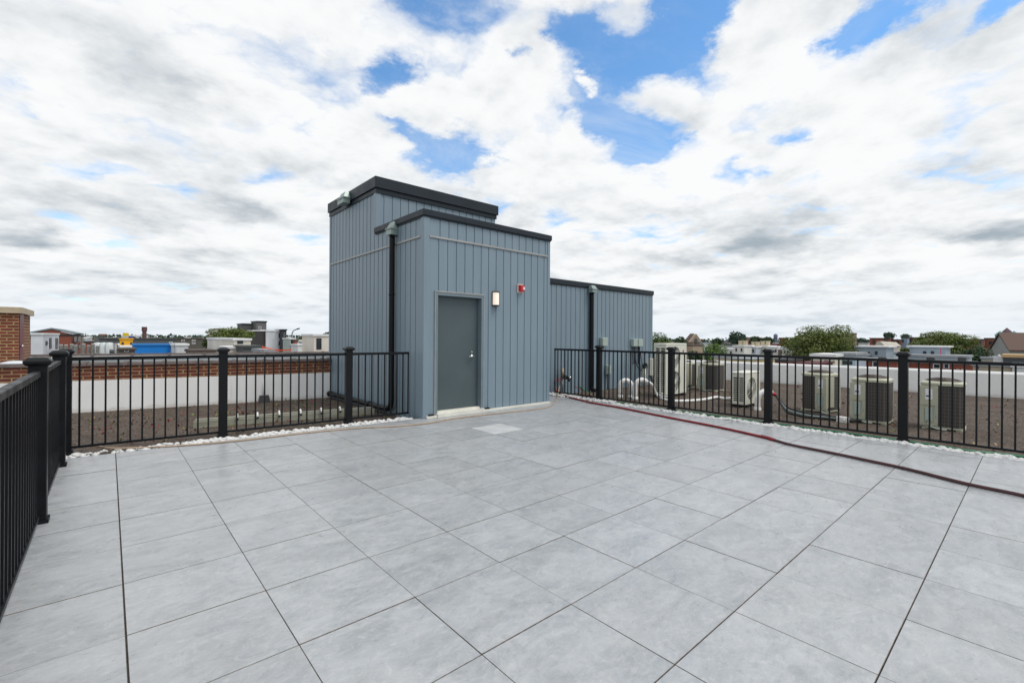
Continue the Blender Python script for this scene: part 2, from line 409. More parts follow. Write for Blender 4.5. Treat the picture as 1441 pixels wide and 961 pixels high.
w.box(BX0 + .03, BX1 - .001, BY0 + .2, BY1, -.08, 3.5)
w.cbox(BX0 - .014, BX0 + .1, BY0 - .014, BY0 + .1, .0, 3.54, .006)
w.box(BX1 - .065, BX1 + .008, BY0 - .012, BY0 + .1, .02, 3.53)
w.build('entrance_wall', CLAD, o)
w = MB()
ribs(w, 'x', BY1, -1, BX0 + .09, BX1 + .03, 3.4, 4.4, phase=.07); ribs(w, 'y', BX0, -1, BY1, BY2 - .05, 3.195, 4.4, phase=.06)
w.box(BX0 + .03, BX1 + .02, BY1 + .03, BY2 - .01, -.08, 4.4)
w.cbox(BX0 - .014, BX0 + .1, BY1 - .012, BY1 + .1, 3.6, 4.4, .006); w.box(BX0 - .014, BX0 + .08, BY2 - .07, BY2 + .01, -.08, 4.4)
w.build('tower_wall', CLAD, o)
w = MB()
ribs(w, 'x', WY0, -1, BX1, WX1 - .06, -.08, 2.84, phase=.05); w.box(BX1 + .03, WX1 - .01, WY0 + .03, 11.5, -.08, 2.84); w.box(WX1 - .07, WX1 + .01, WY0 - .012, WY0 + .08, -.08, 2.84)
w.build('wing_wall', CLAD, o)
w = MB(); w.cbox(BX0 - .045, BX1 + .035, BY0 - .045, BY1 - .002, 3.53, 3.635, .005); w.box(BX0 - .025, BX1 + .02, BY0 - .025, BY1 - .002, 3.505, 3.53)
w.build('entrance_roof_cap', CAPM, o)
w = MB(); w.cbox(BX0 - .05, BX1 + .09, BY1 - .06, BY2 + .05, 4.465, 4.69, .005); w.box(BX0 - .022, BX1 + .055, BY1 - .03, BY2 + .02, 4.365, 4.448); w.box(BX0 - .01, BX1 + .03, BY1 - .018, BY2, 4.448, 4.465)
w.build('tower_roof_cap', CAPM, o)
w = MB(); w.cbox(BX1 + .03, WX1 + .04, WY0 - .04, 11.55, 2.83, 2.955, .005); w.box(BX1 + .03, WX1 + .02, WY0 - .02, 11.53, 2.80, 2.83)
w.build('wing_roof_cap', CAPM, o)
w = MB(); w.box(BX0 + .1, BX1 - .065, BY0 - .02, BY0 + .02, 3.165, 3.195); w.build('trim_strip', TRIM, o)
w = MB(); w.box(BX0 - .02, BX0 + .02, BY0 + .1, BY2 - .07, 3.165, 3.195); w.build('trim_strip', TRIM, o)
# door
w = MB()
w.box(DX0, DX0 + .05, BY0 - .022, BY0 + .16, .0, DZ); w.box(DX1 - .05, DX1, BY0 - .022, BY0 + .16, .0, DZ); w.box(DX0 + .05, DX1 - .05, BY0 - .022, BY0 + .16, DZ - .055, DZ)
w.box(DX0 + .05, DX0 + .065, BY0 + .13, BY0 + .16, .09, DZ - .055); w.box(DX1 - .065, DX1 - .05, BY0 + .13, BY0 + .16, .09, DZ - .055)
fr = w.build('door_frame', FRAMEM, o)
w = MB(); w.box(DX0 - .012, DX1 + .012, BY0 - .03, BY0 - .002, DZ + .001, DZ + .022); w.box(DX0 - .012, DX0 - .001, BY0 - .026, BY0 - .002, .03, DZ + .001); w.box(DX1 + .001, DX1 + .012, BY0 - .026, BY0 - .002, .03, DZ + .001); w.build('drip_edge', TRIM, fr)
w = MB(); w.cbox(DX0 + .053, DX1 - .053, BY0 + .09, BY0 + .128, .1, DZ - .058, .003); dr = w.build('door', DOORM, o)
w = MB(); hx, hz = onY(664, 501, BY0 + .09).x, onY(664, 501, BY0 + .09).z
w.tube([(hx, BY0 + .09, hz), (hx, BY0 + .075, hz)], .034, 14); w.tube([(hx, BY0 + .08, hz), (hx, BY0 + .03, hz)], .012, 10)
w.tube([(hx + .012, BY0 + .032, hz), (hx - .03, BY0 + .03, hz), (hx - .11, BY0 + .036, hz - .004)], [.013, .012, .010], 10)
w.tube([(hx, BY0 + .09, hz + .075), (hx, BY0 + .078, hz + .075)], .016, 12)
w.build('handle', STEEL, dr, smooth=True)
w = MB(); w.box(DX0 + .02, DX1 - .02, BY0 - .1, BY0 + .09, 0.002, .065); w.box(DX0 + .052, DX1 - .052, BY0 + .01, BY0 + .128, .065, .095)
w.box(BX0 + .04, BX1 - .02, BY0 - .075, BY0 - .016, .002, .038)
w.build('threshold', mat('white_sill_membrane', (.72, .71, .64), .55, 0, .08, 5), o)
for xx in (4.2, 5.45): w = MB(); w.box(xx, xx + .1, BY0 - .05, BY0 - .003, .0385, .062); w.build('cable_cover', BLACK, o)
# rain water heads and pipes
def head(mb, x, y, z0, z1, nx, ny, w_=.2, dp=.16):
    """hopper against a wall whose outward normal is (nx, ny)"""
    t = Vector((-ny, nx, 0)); n = Vector((nx, ny, 0)); p = Vector((x, y, 0))
    r = lambda hw, d0, d1, z, d1z=None: [p + t * -hw + n * d0 + UP * z, p + t * hw + n * d0 + UP * z, p + t * hw + n * d1 + UP * (d1z or z), p + t * -hw + n * d1 + UP * (d1z or z)]
    zm = z0 + (z1 - z0) * .45
    mb.hull2(r(w_ * .5, 0, dp, z0), r(w_ * .5, 0, dp, zm)); mb.hull2(r(w_ * .5, 0, dp * 1.0, zm + .002), r(w_ * .34, 0, dp * .55, z1))
    mb.hull2(r(w_ * .56, -.0, dp * 1.1, zm - .012), r(w_ * .56, -.0, dp * 1.1, zm + .012))
px = BX0 - .075; py = 8.08
w = MB(); w.tube(spline([(px, py, 3.33), (px, py, 2.5), (px, py, 1.5), (px, py, .5), (px, py, .2), (px, py + .04, .09), (px, py + .16, .045), (px, py + .4, .03), (px, 9.5, .03), (px, 11.2, .03)], 5), .053, 12)
for zz in (2.2, 1.1): w.tube([(px, py, zz), (px, py, zz + .04)], .058, 12)
w.tube([(px, 9.0, .03), (px, 9.08, .03)], .066, 12); w.tube([(px, 11.2, .03), (px, 11.32, .03)], .07, 12)
dp_ = w.build('downspout', BLACK, o, smooth=True)
w = MB(); head(w, BX0 - .002, py, 3.34, 3.59, -1, 0, .2, .15); w.build('rain_hopper', GALV, dp_)
w = MB(); head(w, BX0 - .055, 10.35, 4.40, 4.66, -1, 0, .36, .15); w.build('scupper', GALV, o)
wx = onY(832, 450, WY0 - .06).x
w = MB(); w.tube(spline([(wx, WY0 - .075, 2.7), (wx, WY0 - .075, 1.5), (wx, WY0 - .075, .2), (wx, WY0 - .1, .0), (wx - .02, WY0 - .22, -.04)], 5), .062, 12)
dp_ = w.build('downspout', BLACK, o, smooth=True)
w = MB(); head(w, wx, WY0 - .042, 2.68, 2.88, 0, -1, .22, .15); w.build('rain_hopper', GALV, dp_)

# wall lamp and fire alarm
LX, LZ = onY(698.5, 420, BY0 - .05).x, onY(698.5, 420.5, BY0 - .05).z
o = thing('wall_lamp', 'small lit wall lamp with black top and bottom, right of the door', 'lamp', (LX, BY0, LZ))
w = MB(); w.box(LX - .07, LX + .07, BY0 - .02, BY0 - .001, LZ - .13, LZ + .13); w.build('back_plate', BLACK, o)
def arc(hw, dep, z): return [(LX - hw, BY0 - .02, z)] + [(LX - hw * math.cos(k * math.pi / 10), BY0 - .022 - dep * math.sin(k * math.pi / 10), z) for k in range(11)] + [(LX + hw, BY0 - .02, z)]
for z0, z1 in ((LZ - .142, LZ - .122), (LZ + .122, LZ + .142)):
    w = MB(); w.hull2(arc(.078, .085, z0), arc(.078, .085, z1)); w.build('end_cap', BLACK, o)
LAMPM = bpy.data.materials.new('lit_frosted_glass'); nt, b = nodes_of(LAMPM)
b.inputs['Base Color'].default_value = (.85, .8, .74, 1); b.inputs['Emission Color'].default_value = (1, .78, .6, 1); b.inputs['Emission Strength'].default_value = .4
w = MB(); w.hull2(arc(.066, .072, LZ - .122), arc(.066, .072, LZ + .122)); w.build('diffuser', LAMPM, o, smooth=False)
AX, AZ = onY(733.5, 406, BY0 - .04).x, onY(733.5, 406, BY0 - .04).z
o = thing('fire_alarm', 'red fire alarm sounder with white strobe on a beige plate', 'fire alarm', (AX, BY0, AZ))
w = MB(); w.cbox(AX - .085, AX + .07, BY0 - .028, BY0 - .001, AZ - .09, AZ + .09, .004); w.build('back_plate', mat('beige_plate', (.55, .52, .44), .5), o)
RED = mat('red_plastic', (.55, .012, .03), .35, 0, .05)
w = MB(); w.hull2([(AX - .065, BY0 - .028, AZ - .068), (AX + .06, BY0 - .028, AZ - .068), (AX + .06, BY0 - .028, AZ + .068), (AX - .065, BY0 - .028, AZ + .068)], [(AX - .055, BY0 - .095, AZ - .055), (AX + .05, BY0 - .095, AZ - .055), (AX + .05, BY0 - .095, AZ + .055), (AX - .055, BY0 - .095, AZ + .055)])
w.build('sounder', RED, o)
w = MB(); w.cbox(AX - .005, AX + .045, BY0 - .112, BY0 - .094, AZ - .03, AZ + .022, .004); w.build('strobe', WHITE, o)

# electrical boxes on the wing
def jbox(label, x0, x1, y0, y1, cond):
    a = onY(x0, y0, WY0 - .05); b = onY(x1, y1, WY0 - .05); xm = (a.x + b.x) / 2
    o = thing('electrical_box', label, 'electrical box', (xm, WY0, b.z), 'electrical boxes on the lower wing')
    w = MB(); w.cbox(a.x, b.x, WY0 - .11, WY0 - .003, b.z, a.z, .008); bx = w.build('box', GREYG, o)
    w = MB(); w.cbox(a.x + .012, b.x - .012, WY0 - .122, WY0 - .111, b.z + .015, a.z - .012, .003); w.build('cover', GREYG, bx)
    for dx in cond:
        w = MB(); w.tube([(xm + dx, WY0 - .05, b.z + .002), (xm + dx, WY0 - .05, b.z - .28), (xm + dx - .01, WY0 - .06, b.z - .55)], .014, 8); w.build('conduit', BLACK, o, smooth=True)
jbox('grey-green electrical box high on the wing, just right of its downspout', 845.5, 853, 475, 487, ())
jbox('left one of the paired grey-green electrical boxes on the wing', 889, 895, 477, 487.5, (-.04, .04))
jbox('right one of the paired grey-green electrical boxes on the wing', 896, 902.5, 477, 487.5, (-.04, .03))
jbox('lower grey-green electrical box on the wing, seen through the railing', 853, 857.5, 514, 526, (0,))

# ------------------------------------------------------------------ railings
PS, PH, RTZ, RBZ = .104, 1.2, 1.12, .075
pm = MB(); pm.cbox(-PS / 2, PS / 2, -PS / 2, PS / 2, -.03, PH, .006); pm.box(-PS / 2 - .012, PS / 2 + .012, -PS / 2 - .012, PS / 2 + .012, -.03, .03)
cm = MB()
sq = lambda h, z: [(-h, -h, z), (h, -h, z), (h, h, z), (-h, h, z)]
for (h0, z0, h1, z1) in ((.062, PH - .012, .074, PH + .004), (.076, PH + .004, .076, PH + .022), (.076, PH + .022, .052, PH + .047), (.052, PH + .047, .03, PH + .052)): cm.hull2(sq(h0, z0), sq(h1, z1))
bal = MB(); bal.box(-.0095, .0095, -.0095, .0095, RBZ + .0, RTZ - .0)
PROTO = {}
def railing(label, posts, ends=(True, True), first=None):
    base = Vector((*posts[0], 0)); o = thing('railing', label, 'railing', base, 'black metal railings round the terrace')
    n = len(posts)
    for k, (x, y) in enumerate(posts):
        if (k == 0 and not ends[0]) or (k == n - 1 and not ends[1]): continue
        A = Vector((*posts[max(k - 1, 0)], 0)); B = Vector((*posts[min(k + 1, n - 1)], 0)); ang = math.atan2((B - A).y, (B - A).x)
        if 'post' not in PROTO:
            p = local('post', pm, BLACK, o); PROTO['post'] = p; c = local('cap', cm, BLACK, p); PROTO['cap'] = c
        else:
            p = PROTO['post'].copy(); COL.objects.link(p); p.parent = o; c = PROTO['cap'].copy(); COL.objects.link(c); c.parent = p
        p.location = Vector((x, y, 0)) - base; p.rotation_euler = (0, 0, ang)
    for k in range(n - 1):
        A = Vector((*posts[k], 0)); B = Vector((*posts[k + 1], 0)); D = B - A; ln = D.length; ang = math.atan2(D.y, D.x)
        s0 = PS / 2 if (k > 0 or ends[0]) else 0; s1 = PS / 2 if (k < n - 2 or ends[1]) else 0
        p = bpy.data.objects.new('rail_panel', None); COL.objects.link(p); p.parent = o; p.location = A - base; p.rotation_euler = (0, 0, ang); p.empty_display_size = .1
        m = MB(); m.cbox(s0, ln - s1, -.022, .022, RTZ - .012, RTZ + .03, .005); local('top_rail', m, BLACK, p)
        m = MB(); m.box(s0, ln - s1, -.017, .017, RBZ - .03, RBZ); local('bottom_rail', m, BLACK, p)
        nb = max(2, round((ln - s0 - s1) / .116)); st = (ln - s0 - s1) / nb
        rng = [s0 + st * (q + .0) for q in range(1, nb)]
        if s0 == 0: rng = [.012] + rng
        if s1 == 0: rng = rng + [ln - .012]
        for u in rng:
            if 'bal' not in PROTO: q = local('baluster', bal, BLACK, p); PROTO['bal'] = q
            else: q = PROTO['bal'].copy(); COL.objects.link(q); q.parent = p
            q.location = (u, 0, 0)
railing('black railing along the left edge of the terrace, running away from the viewer', [(-.40, 2.55), (-.40, 4.98), (-.40, 6.95), (-.385, 7.70)])
railing('black railing across the back left, ending against the downspout wall of the building', [(-.385, 7.70), (1.22, 7.60), (2.98, 7.49), (4.05, 7.43)], (False, False))
railing('long black railing on the right, between the paving and the air conditioners', [(8.43, 8.0), (8.43, 6.60), (8.42, 4.80), (8.42, 3.01), (8.44, 1.25), (8.45, -.55)], (False, True))

# ------------------------------------------------------------------ white pebbles, sedum
def pebble(mb, c, r, rnd, mi=0):
    bm = bmesh.new(); bmesh.ops.create_icosphere(bm, subdivisions=1, radius=1)
    sx, sy, sz = r * rnd.uniform(.8, 1.4), r * rnd.uniform(.75, 1.2), r * rnd.uniform(.5, .8); a = rnd.uniform(0, 6.28)
    vs = []
    for v in bm.verts:
        k = 1 + rnd.uniform(-.13, .13); x, y = v.co.x * sx * k, v.co.y * sy * k
        vs.append(Vector(c) + Vector((x * math.cos(a) - y * math.sin(a), x * math.sin(a) + y * math.cos(a), v.co.z * sz * k)))
    mb.add(vs, [tuple(v.index for v in f.verts) for f in bm.faces], mi); bm.free()
STONE = mat('white_marble_pebble', (.70, .70, .69), .6, 0, .16, 14, .25, 60)
rnd = random.Random(3); mb = MB()
for k in range(900):                                  # back strip
    x = rnd.uniform(-.46, 4.02); y = rnd.uniform(backedge(x) + .03, 7.62 - .055 * x); z = -.04 + rnd.uniform(0, .03)
    if x < .75 and rnd.random() < .55: continue
    pebble(mb, (x, y, z), rnd.choice((.02, .026, .032, .042)), rnd)
for k in range(1150):                                 # right strip
    y = rnd.uniform(-.8, 8.15); x = rnd.uniform(8.16, 8.36 + max(0, (y - 3)) * .035); z = -.035 + rnd.uniform(0, .03)
    pebble(mb, (x, y, z), rnd.choice((.022, .032, .04, .05)), rnd)
    if y > 6 and rnd.random() < .5: pebble(mb, (x, y, .015), .04, rnd)
tag(mb.build('white_pebbles', STONE, smooth=True), 'strip of white pebbles between paving and gravel roof', 'pebbles', kind='stuff')
SED = bpy.data.materials.new('sedum_leaf'); nt, b = nodes_of(SED)
g = nt.nodes.new('ShaderNodeNewGeometry'); rp = nt.nodes.new('ShaderNodeValToRGB'); L(nt, g.outputs['Random Per Island'], rp.inputs[0]); L(nt, rp.outputs[0], b.inputs['Base Color'])
rp.color_ramp.interpolation = 'CONSTANT'
for p, c in ((.0, (.22, .02, .03)), (.42, (.16, .17, .03)), (.68, (.09, .12, .03)), (.85, (.25, .16, .05))):
    e = rp.color_ramp.elements.new(p); e.color = (*c, 1)
rp.color_ramp.elements.remove(rp.color_ramp.elements[-1])
mb = MB()
def tuft(x, y, z, s):
    nl = rnd.randint(3, 5); vs = []; fs = []
    for k in range(nl):
        a = rnd.uniform(0, 6.28); l = s * rnd.uniform(.6, 1.2); p = Vector((x, y, z)); d = Vector((math.cos(a), math.sin(a), rnd.uniform(.4, 1.2))) * l; sd = Vector((-math.sin(a), math.cos(a), 0)) * l * .35
        o_ = len(vs); vs += [p, p + d * .6 + sd, p + d, p + d * .6 - sd]; fs.append((o_, o_ + 1, o_ + 2, o_ + 3))
    # one connected island so that the plant keeps one colour
    mb.add(vs + [p], [f for f in fs])
    return
for k in range(420):
    x = rnd.uniform(-.9, 4.0); y = rnd.uniform(7.95, 11.9); tuft(x, y, -.08, rnd.choice((.02, .03, .045)))
for k in range(420):
    x = rnd.uniform(8.8, 16.8); y = rnd.uniform(-1.5, 7.8); tuft(x, y, -.08, rnd.choice((.02, .03, .045)))
tag(mb.build('sedum', SED), 'tiny red and green sedum sprouts in the roof gravel', 'sedum', kind='stuff')
mb = MB(); GST = mat('gravel_stones', (.12, .095, .075), .95, 0, .5, 3)
for k in range(2600):
    if k % 2: x = rnd.uniform(-.9, 4.0); y = rnd.uniform(7.75, 11.6)
    else: x = rnd.uniform(8.6, 15); y = rnd.uniform(-.5, 7.8)
    r_ = rnd.uniform(.008, .02); c = Vector((x, y, -.078))
    mb.add([c + Vector((r_, 0, 0)), c + Vector((0, r_, 0)), c + Vector((-r_, 0, 0)), c + Vector((0, -r_, 0)), c + Vector((0, 0, r_ * 1.1))], [(0, 1, 4), (1, 2, 4), (2, 3, 4), (3, 0, 4)])
tag(mb.build('gravel', GST), 'loose brown stones on the gravel roof', 'gravel', kind='stuff')

# ------------------------------------------------------------------ hoses
def hose(name, label, pts, r, m, k=7, n=8):
    pp = spline(pts, k); c = pp[0]
    mb = MB(); mb.tube(pp, r, n); return tag(mb.build(name, m, origin=c, smooth=True), label, 'hose')
REDH = mat('red_rubber_hose', (.20, .006, .012), .45, 0, .2, 6)
DKH = mat('maroon_rubber_hose', (.05, .012, .014), .5, 0, .3, 5)
TANH = mat('tan_hose_skin', (.42, .31, .22), .6, 0, .15, 6)
GRNH = mat('green_hose_skin', (.015, .17, .075), .45, 0, .2, 6)
P = lambda x, y, z=.02: G(x, y, z)
sp_x, sp_y = 9.05, 8.05
hose('red_hose', 'red hose from the wall tap along the right side of the paving', [(8.85, 8.12, .36), (8.62, 8.16, .30), (8.58, 8.1, .12), (8.52, 7.98, .04), P(797, 557.5), P(830, 566), P(870, 573), P(910, 581), P(950, 589), P(1000, 598.5), P(1040, 607), P(1062, 612), P(1082, 616.5)], .0185, REDH)
o = hose('red_hose', 'dark maroon hose lying across the right foreground paving joints', [P(1080, 616), P(1095, 620.5), P(1115, 626), P(1170, 637), P(1225, 648.5), P(1280, 660.5), P(1360, 680.5), P(1441, 697.5), P(1560, 728), P(1750, 782)], .0175, DKH)
o.name = 'maroon_hose'
mb = MB(); a, b2 = P(1072, 613.6, .02), P(1090, 619, .02); mb.tube([a, b2], .024, 10); q = mb.build('hose_coupling', mat('coupling_red', (.2, .006, .012), .4), o, smooth=True)
hose('tan_hose', 'thin tan hose along the pebbles and past the door sill', [P(100, 629, .012), P(135, 627.5, .012), P(165, 630.5, .012), P(250, 627, .012), P(340, 619.5, .012), P(420, 610, .012), P(500, 602.5, .012), P(560, 599.5, .012), P(600, 595.5, .012), P(640, 588.5, .012), P(700, 581.5, .012), P(750, 576, .012), P(772, 572, .012), P(781, 566, .012), P(784.5, 558, .02), (8.75, 8.14, .12), (8.8, 8.14, .3)], .0105, TANH, n=6)
hose('green_hose', 'green hose lying at the foot of the right railing', [(9.35, 7.95, .12), (9.0, 7.2, -.03), (8.55, 6.3, -.02), (8.50, 5.2, -.02), (8.51, 4.0, -.02), (8.50, 3.0, -.02), (8.51, 2.0, -.02), (8.52, 1.0, -.025), (8.54, .6, -.04), (8.75, .2, -.06), (8.62, -.3, -.05)], .024, GRNH)
hose('thin_red_hose', 'thin pinkish hose behind the green hose along the railing', [(9.2, 8.0, .15), (8.95, 7.1, -.03), (8.72, 6.2, -.06), (8.70, 5.0, -.06), (8.74, 4.2, -.06), (8.69, 3.3, -.06), (8.72, 2.2, -.06), (8.66, 1.5, -.06)], .012, mat('pink_hose_skin', (.38, .1, .1), .5))
# tap standpipe by the building corner
o = thing('water_tap', 'small water tap on a standpipe with hoses, in the corner by the building', 'tap', (8.92, 8.15, -.08))
w = MB(); w.tube([(8.92, 8.17, -.08), (8.92, 8.17, .45)], .02, 8); w.build('standpipe', STEEL, o, smooth=True)
w = MB(); w.tube([(8.92, 8.17, .40), (8.92, 8.17, .62)], .05, 10); w.build('insulation', TANH, o, smooth=True)
w = MB(); w.tube(spline([(8.92, 8.15, .42), (8.95, 8.08, .42), (9.0, 8.03, .36), (9.0, 8.02, .28)], 4), .028, 8); w.tube([(8.84, 8.13, .38), (9.12, 8.05, .33)], .02, 8); va = w.build('valve', RUB, o, smooth=True)
w = MB(); w.tube([(9.0, 8.0, .38), (9.0, 7.96, .38)], .04, 10); w.build('handle', STEEL, va, smooth=True)

# ------------------------------------------------------------------ back-left roof items
TIMB = mat('pale_weathered_timber', (.30, .30, .24), .75, 0, .2, 3, .2, 40, stretch=(.4, 6, 6))
A = G(272, 603, -.08); B = G(527, 583, -.08); D = (B - A); D.z = 0; ln = D.length; D.normalize(); Nn = Vector((-D.y, D.x, 0))
o = thing('timber_sleeper', 'pale timber sleeper with small white pipe elbows, lying behind the left railing', 'sleeper', A)
def seg(mb, t0, t1, n0, n1, z0, z1): 
    q = [A + D * t0 + Nn * n0, A + D * t1 + Nn * n0, A + D * t1 + Nn * n1, A + D * t0 + Nn * n1]; mb.prism([(v.x, v.y) for v in q], z0, z1)
mb = MB(); seg(mb, 0, ln, 0, .05, -.078, .03); seg(mb, .02, ln - .02, .052, .14, -.078, .055); mb.build('beam', TIMB, o)
for pxx in (334, 362.5, 393, 423, 452, 478):
    g0 = G(pxx, 590 - (pxx - 334) * .078, .02); t = (g0 - A).dot(D)
    p = A + D * t; p.z = .0
    w = MB(); w.tube(spline([p + Nn * .09 + UP * .06, p + Nn * .05 + UP * .10, p - Nn * .01 + UP * .09, p - Nn * .04 + UP * .04], 4), .015, 8); e = w.build('pipe_elbow', PVC, o, smooth=True)
    w = MB(); w.tube([p - Nn * .04 + UP * .04, p - Nn * .055 + UP * UP * .015], .019, 8); w.build('pipe_end', RUB, e, smooth=True)
dA = onX(0, 0, 1) 
t = (G(372, 566, -.08) - PL0).dot(PLD)
o = thing('roof_drain_box', 'small black drain box with white pipe at the foot of the brick parapet', 'drain box', pl(t, 0, -.08))
q = lambda h, n0, z: [pl(t - h, n0, z), pl(t + h, n0, z), pl(t + h, -.01, z), pl(t - h, -.01, z)]
w = MB(); w.hull2(q(.12, -.2, -.08), q(.09, -.15, .07)); w.build('box', RUB, o)
w = MB(); w.tube([pl(t + .0, -.05, .07), pl(t, -.05, .42)], .022, 8); w.build('pipe', PVC, o, smooth=True)
# neighbour: brick bulkhead and dome
BRICKB = brick_mat('bulkhead_brick', (.22, .045, .032), (.13, .028, .024), (.40, .29, .13), .21, .072, .014)
c0 = at(26.5, 433, 10.6); X0, Y0, zt = c0.x, c0.y, c0.z; yf = onX(42.5, 437, X0).y
o = thing('brick_bulkhead', 'brick stair bulkhead with tan stone coping and a dark red door, on the left', 'roof bulkhead', (X0 - 1, Y0 + .5, .12))
dz0 = onX(27, 512, X0); d1, d2 = onX(27.2, 460, X0), onX(32.5, 460, X0)
w = MB(); w.box(X0 - 2.4, X0, Y0, d1.y, .12, zt - .14); w.box(X0 - 2.4, X0, d2.y, yf, .12, zt - .14); w.box(X0 - 2.4, X0, d1.y, d2.y, d1.z + .35, zt - .14); w.box(X0 - 2.4, X0 - .15, d1.y, d2.y, .12, d1.z + .35)
w.build('wall', BRICKB, o)
w = MB(); w.cbox(X0 - 2.5, X0 + .07, Y0 - .07, yf + .07, zt - .13, zt + .01, .01); w.build('coping', mat('tan_stone', (.46, .38, .26), .8, 0, .15, 4, .2, 40), o)
w = MB(); w.box(X0 - .12, X0 + .012, d1.y + .003, d2.y - .003, .122, d1.z + .345); dd = w.build('door', mat('dark_red_door', (.13, .008, .015), .5), o)
hh = onX(28.5, 487, X0); w = MB(); w.tube([(X0 + .012, d1.y + .12, hh.z), (X0 + .06, d1.y + .12, hh.z)], .028, 8); w.build('handle', STEEL, dd, smooth=True)
c0 = at(20, 517, 9.4)
w = MB(); w.lathe([(.27, 0), (.27, .05), (.24, .09), (.17, .13), (.08, .155), (.0, .16)], (c0.x, c0.y, c0.z - .02), 18)
w.box(c0.x - .22, c0.x + .22, c0.y - .22, c0.y + .22, .12, c0.z - .03)
tag(w.build('roof_skylight', mat('white_acrylic', (.72, .76, .8), .25), origin=(c0.x, c0.y, .12), smooth=True), 'white domed skylight in front of the brick bulkhead', 'skylight')

# ------------------------------------------------------------------ air conditioners
def coil_material():
    m = bpy.data.materials.new('condenser_coil_guard'); nt, b = nodes_of(m)
    tc = nt.nodes.new('ShaderNodeTexCoord'); sp = nt.nodes.new('ShaderNodeSeparateXYZ'); L(nt, tc.outputs['Object'], sp.inputs[0])
    u = math_n(nt, 'ADD', sp.outputs[0], sp.outputs[1])
    fu = math_n(nt, 'FRACT', math_n(nt, 'MULTIPLY', u, 24.0)); fv = math_n(nt, 'FRACT', math_n(nt, 'MULTIPLY', sp.outputs[2], 17.0))
    line = math_n(nt, 'MAXIMUM', math_n(nt, 'GREATER_THAN', fu, .82), math_n(nt, 'GREATER_THAN', fv, .86))
    L(nt, mixrgb(nt, line, (.045, .04, .036), (.11, .10, .09)), b.inputs['Base Color']); b.inputs['Roughness'].default_value = .6
    bump(nt, b, line, .8, .006)
    return m
COIL = coil_material()
GUARD = mat('brown_fan_guard', (.10, .075, .06), .5)
LABEL = mat('white_sticker', (.78, .8, .84), .4, 0, .03)
INK = mat('sticker_ink', (.05, .06, .12), .5)
def condenser(label, cx, cy, rz, left, s=.66, h=.8, z0=-.08):
    o = thing('air_conditioner', label, 'air conditioner', (cx, cy, z0), 'air conditioners on the gravel roof'); o.rotation_euler = (0, 0, rz)
    e = s / 2; sg = 1 if left else -1           # service side towards +Y or -Y on the -X face
    def rounded(k, z, r=.09, n=5):
        out = []
        for cxx, cyy, a0 in ((k - r, k - r, 0), (-k + r, k - r, 90), (-k + r, -k + r, 180), (k - r, -k + r, 270)):
            for i in range(n + 1):
                a = R(a0 + 90 * i / n); out.append((cxx + r * math.cos(a), cyy + r * math.sin(a), z))
        return out
    w = MB(); w.hull2(rounded(e, .025, .11), rounded(e, .05, .11)); 
    for fx in (-1, 1):
        for fy in (-1, 1): w.box(fx * e * .75 - .05, fx * e * .75 + .05, fy * e * .75 - .05, fy * e * .75 + .05, 0, .025)
    local('base_pan', w, CREAM, o)
    w = MB(); w.hull2(rounded(e - .012, .05, .11), rounded(e - .012, h - .06, .11)); local('coil', w, COIL, o)
    w = MB(); w.hull2(rounded(e + .003, h - .06, .11), rounded(e + .003, h - .02, .11)); w.hull2(rounded(e + .003, h - .02, .11), rounded(e - .04, h + .008, .08))
    for fx, fy in ((1, 1), (1, -1)):
        w.box(fx * (e - .03) - .02, fx * (e - .03) + .02, fy * (e - .03) - .02, fy * (e - .03) + .02, .1, h - .07)
    local('lid', w, CREAM, o)
    w = MB()
    for k in range(1, 9):
        r_ = .03 + (e - .07) * k / 8; zz = h + .06 - .045 * (k / 8) ** 2
        w.tube([(r_ * math.cos(a * math.pi / 12), r_ * math.sin(a * math.pi / 12), zz) for a in range(25)], .004, 4, cap=False)
    for k in range(6):
        a = k * math.pi / 3; w.tube([(0, 0, h + .062), (.5 * (e - .05) * math.cos(a), .5 * (e - .05) * math.sin(a), h + .052), ((e - .04) * math.cos(a), (e - .04) * math.sin(a), h + .008)], .006, 5)
    w.lathe([(.0, .066), (.09, .062), (.09, .03)], (0, 0, h), 14); w.lathe([(e - .06, .013), (e - .1, .0132), (0, .0132)], (0, 0, h), 20)
    local('fan_guard', w, GUARD, o)
    ya, yb = sorted((sg * (e + .004), sg * (e - s * .40)))
    w = MB(); w.cbox(-e - .012, -e + .06, ya, yb, .40, h - .07, .006); w.box(-e - .004, -e + .06, yb - .06 if left else ya, yb if left else ya + .06, .1, .40); w.box(-e - .004, -e + .03, (ya if left else yb - .05), (ya + .05 if left else yb), .1, .40)
    w.box(-e + .003, -e + .04, ya + .003, yb - .003, .06, .40)
    w.cbox(-e + .06, -e + .26, min(sg * (e - .02), sg * (e + .014)), max(sg * (e - .02), sg * (e + .014)), .12, h - .07, .005)
    sv = local('service_panel', w, CREAM, o)
    w = MB(); ym = (ya + yb) / 2
    w.box(-e - .015, -e - .0125, ym - .045, ym + .045, .5, h - .12); w.box(-e - .017, -e - .0155, ym - .025, ym + .035, .545, .57, 1)
    local('rating_label', w, [LABEL, INK], sv)
    w = MB(); w.cbox(-e - .02, -e + .03, ym - .045, ym + .05, .14, .36, .006); db = local('disconnect_box', w, GREYG, o)
    w = MB(); w.tube(spline([(-e + .0, ym, .14), (-e - .03, ym, .07), (-e - .08, ym - .1, .03), (-e - .06, ym - .22, .02)], 4), .012, 6); w.tube(spline([(-e + .02, ym - sg * .02, .36), (-e - .0, ym - sg * .08, .40), (-e, ym - sg * .085, .2)], 4), .009, 6); local('conduit', w, GREYG, db, True)
    return o
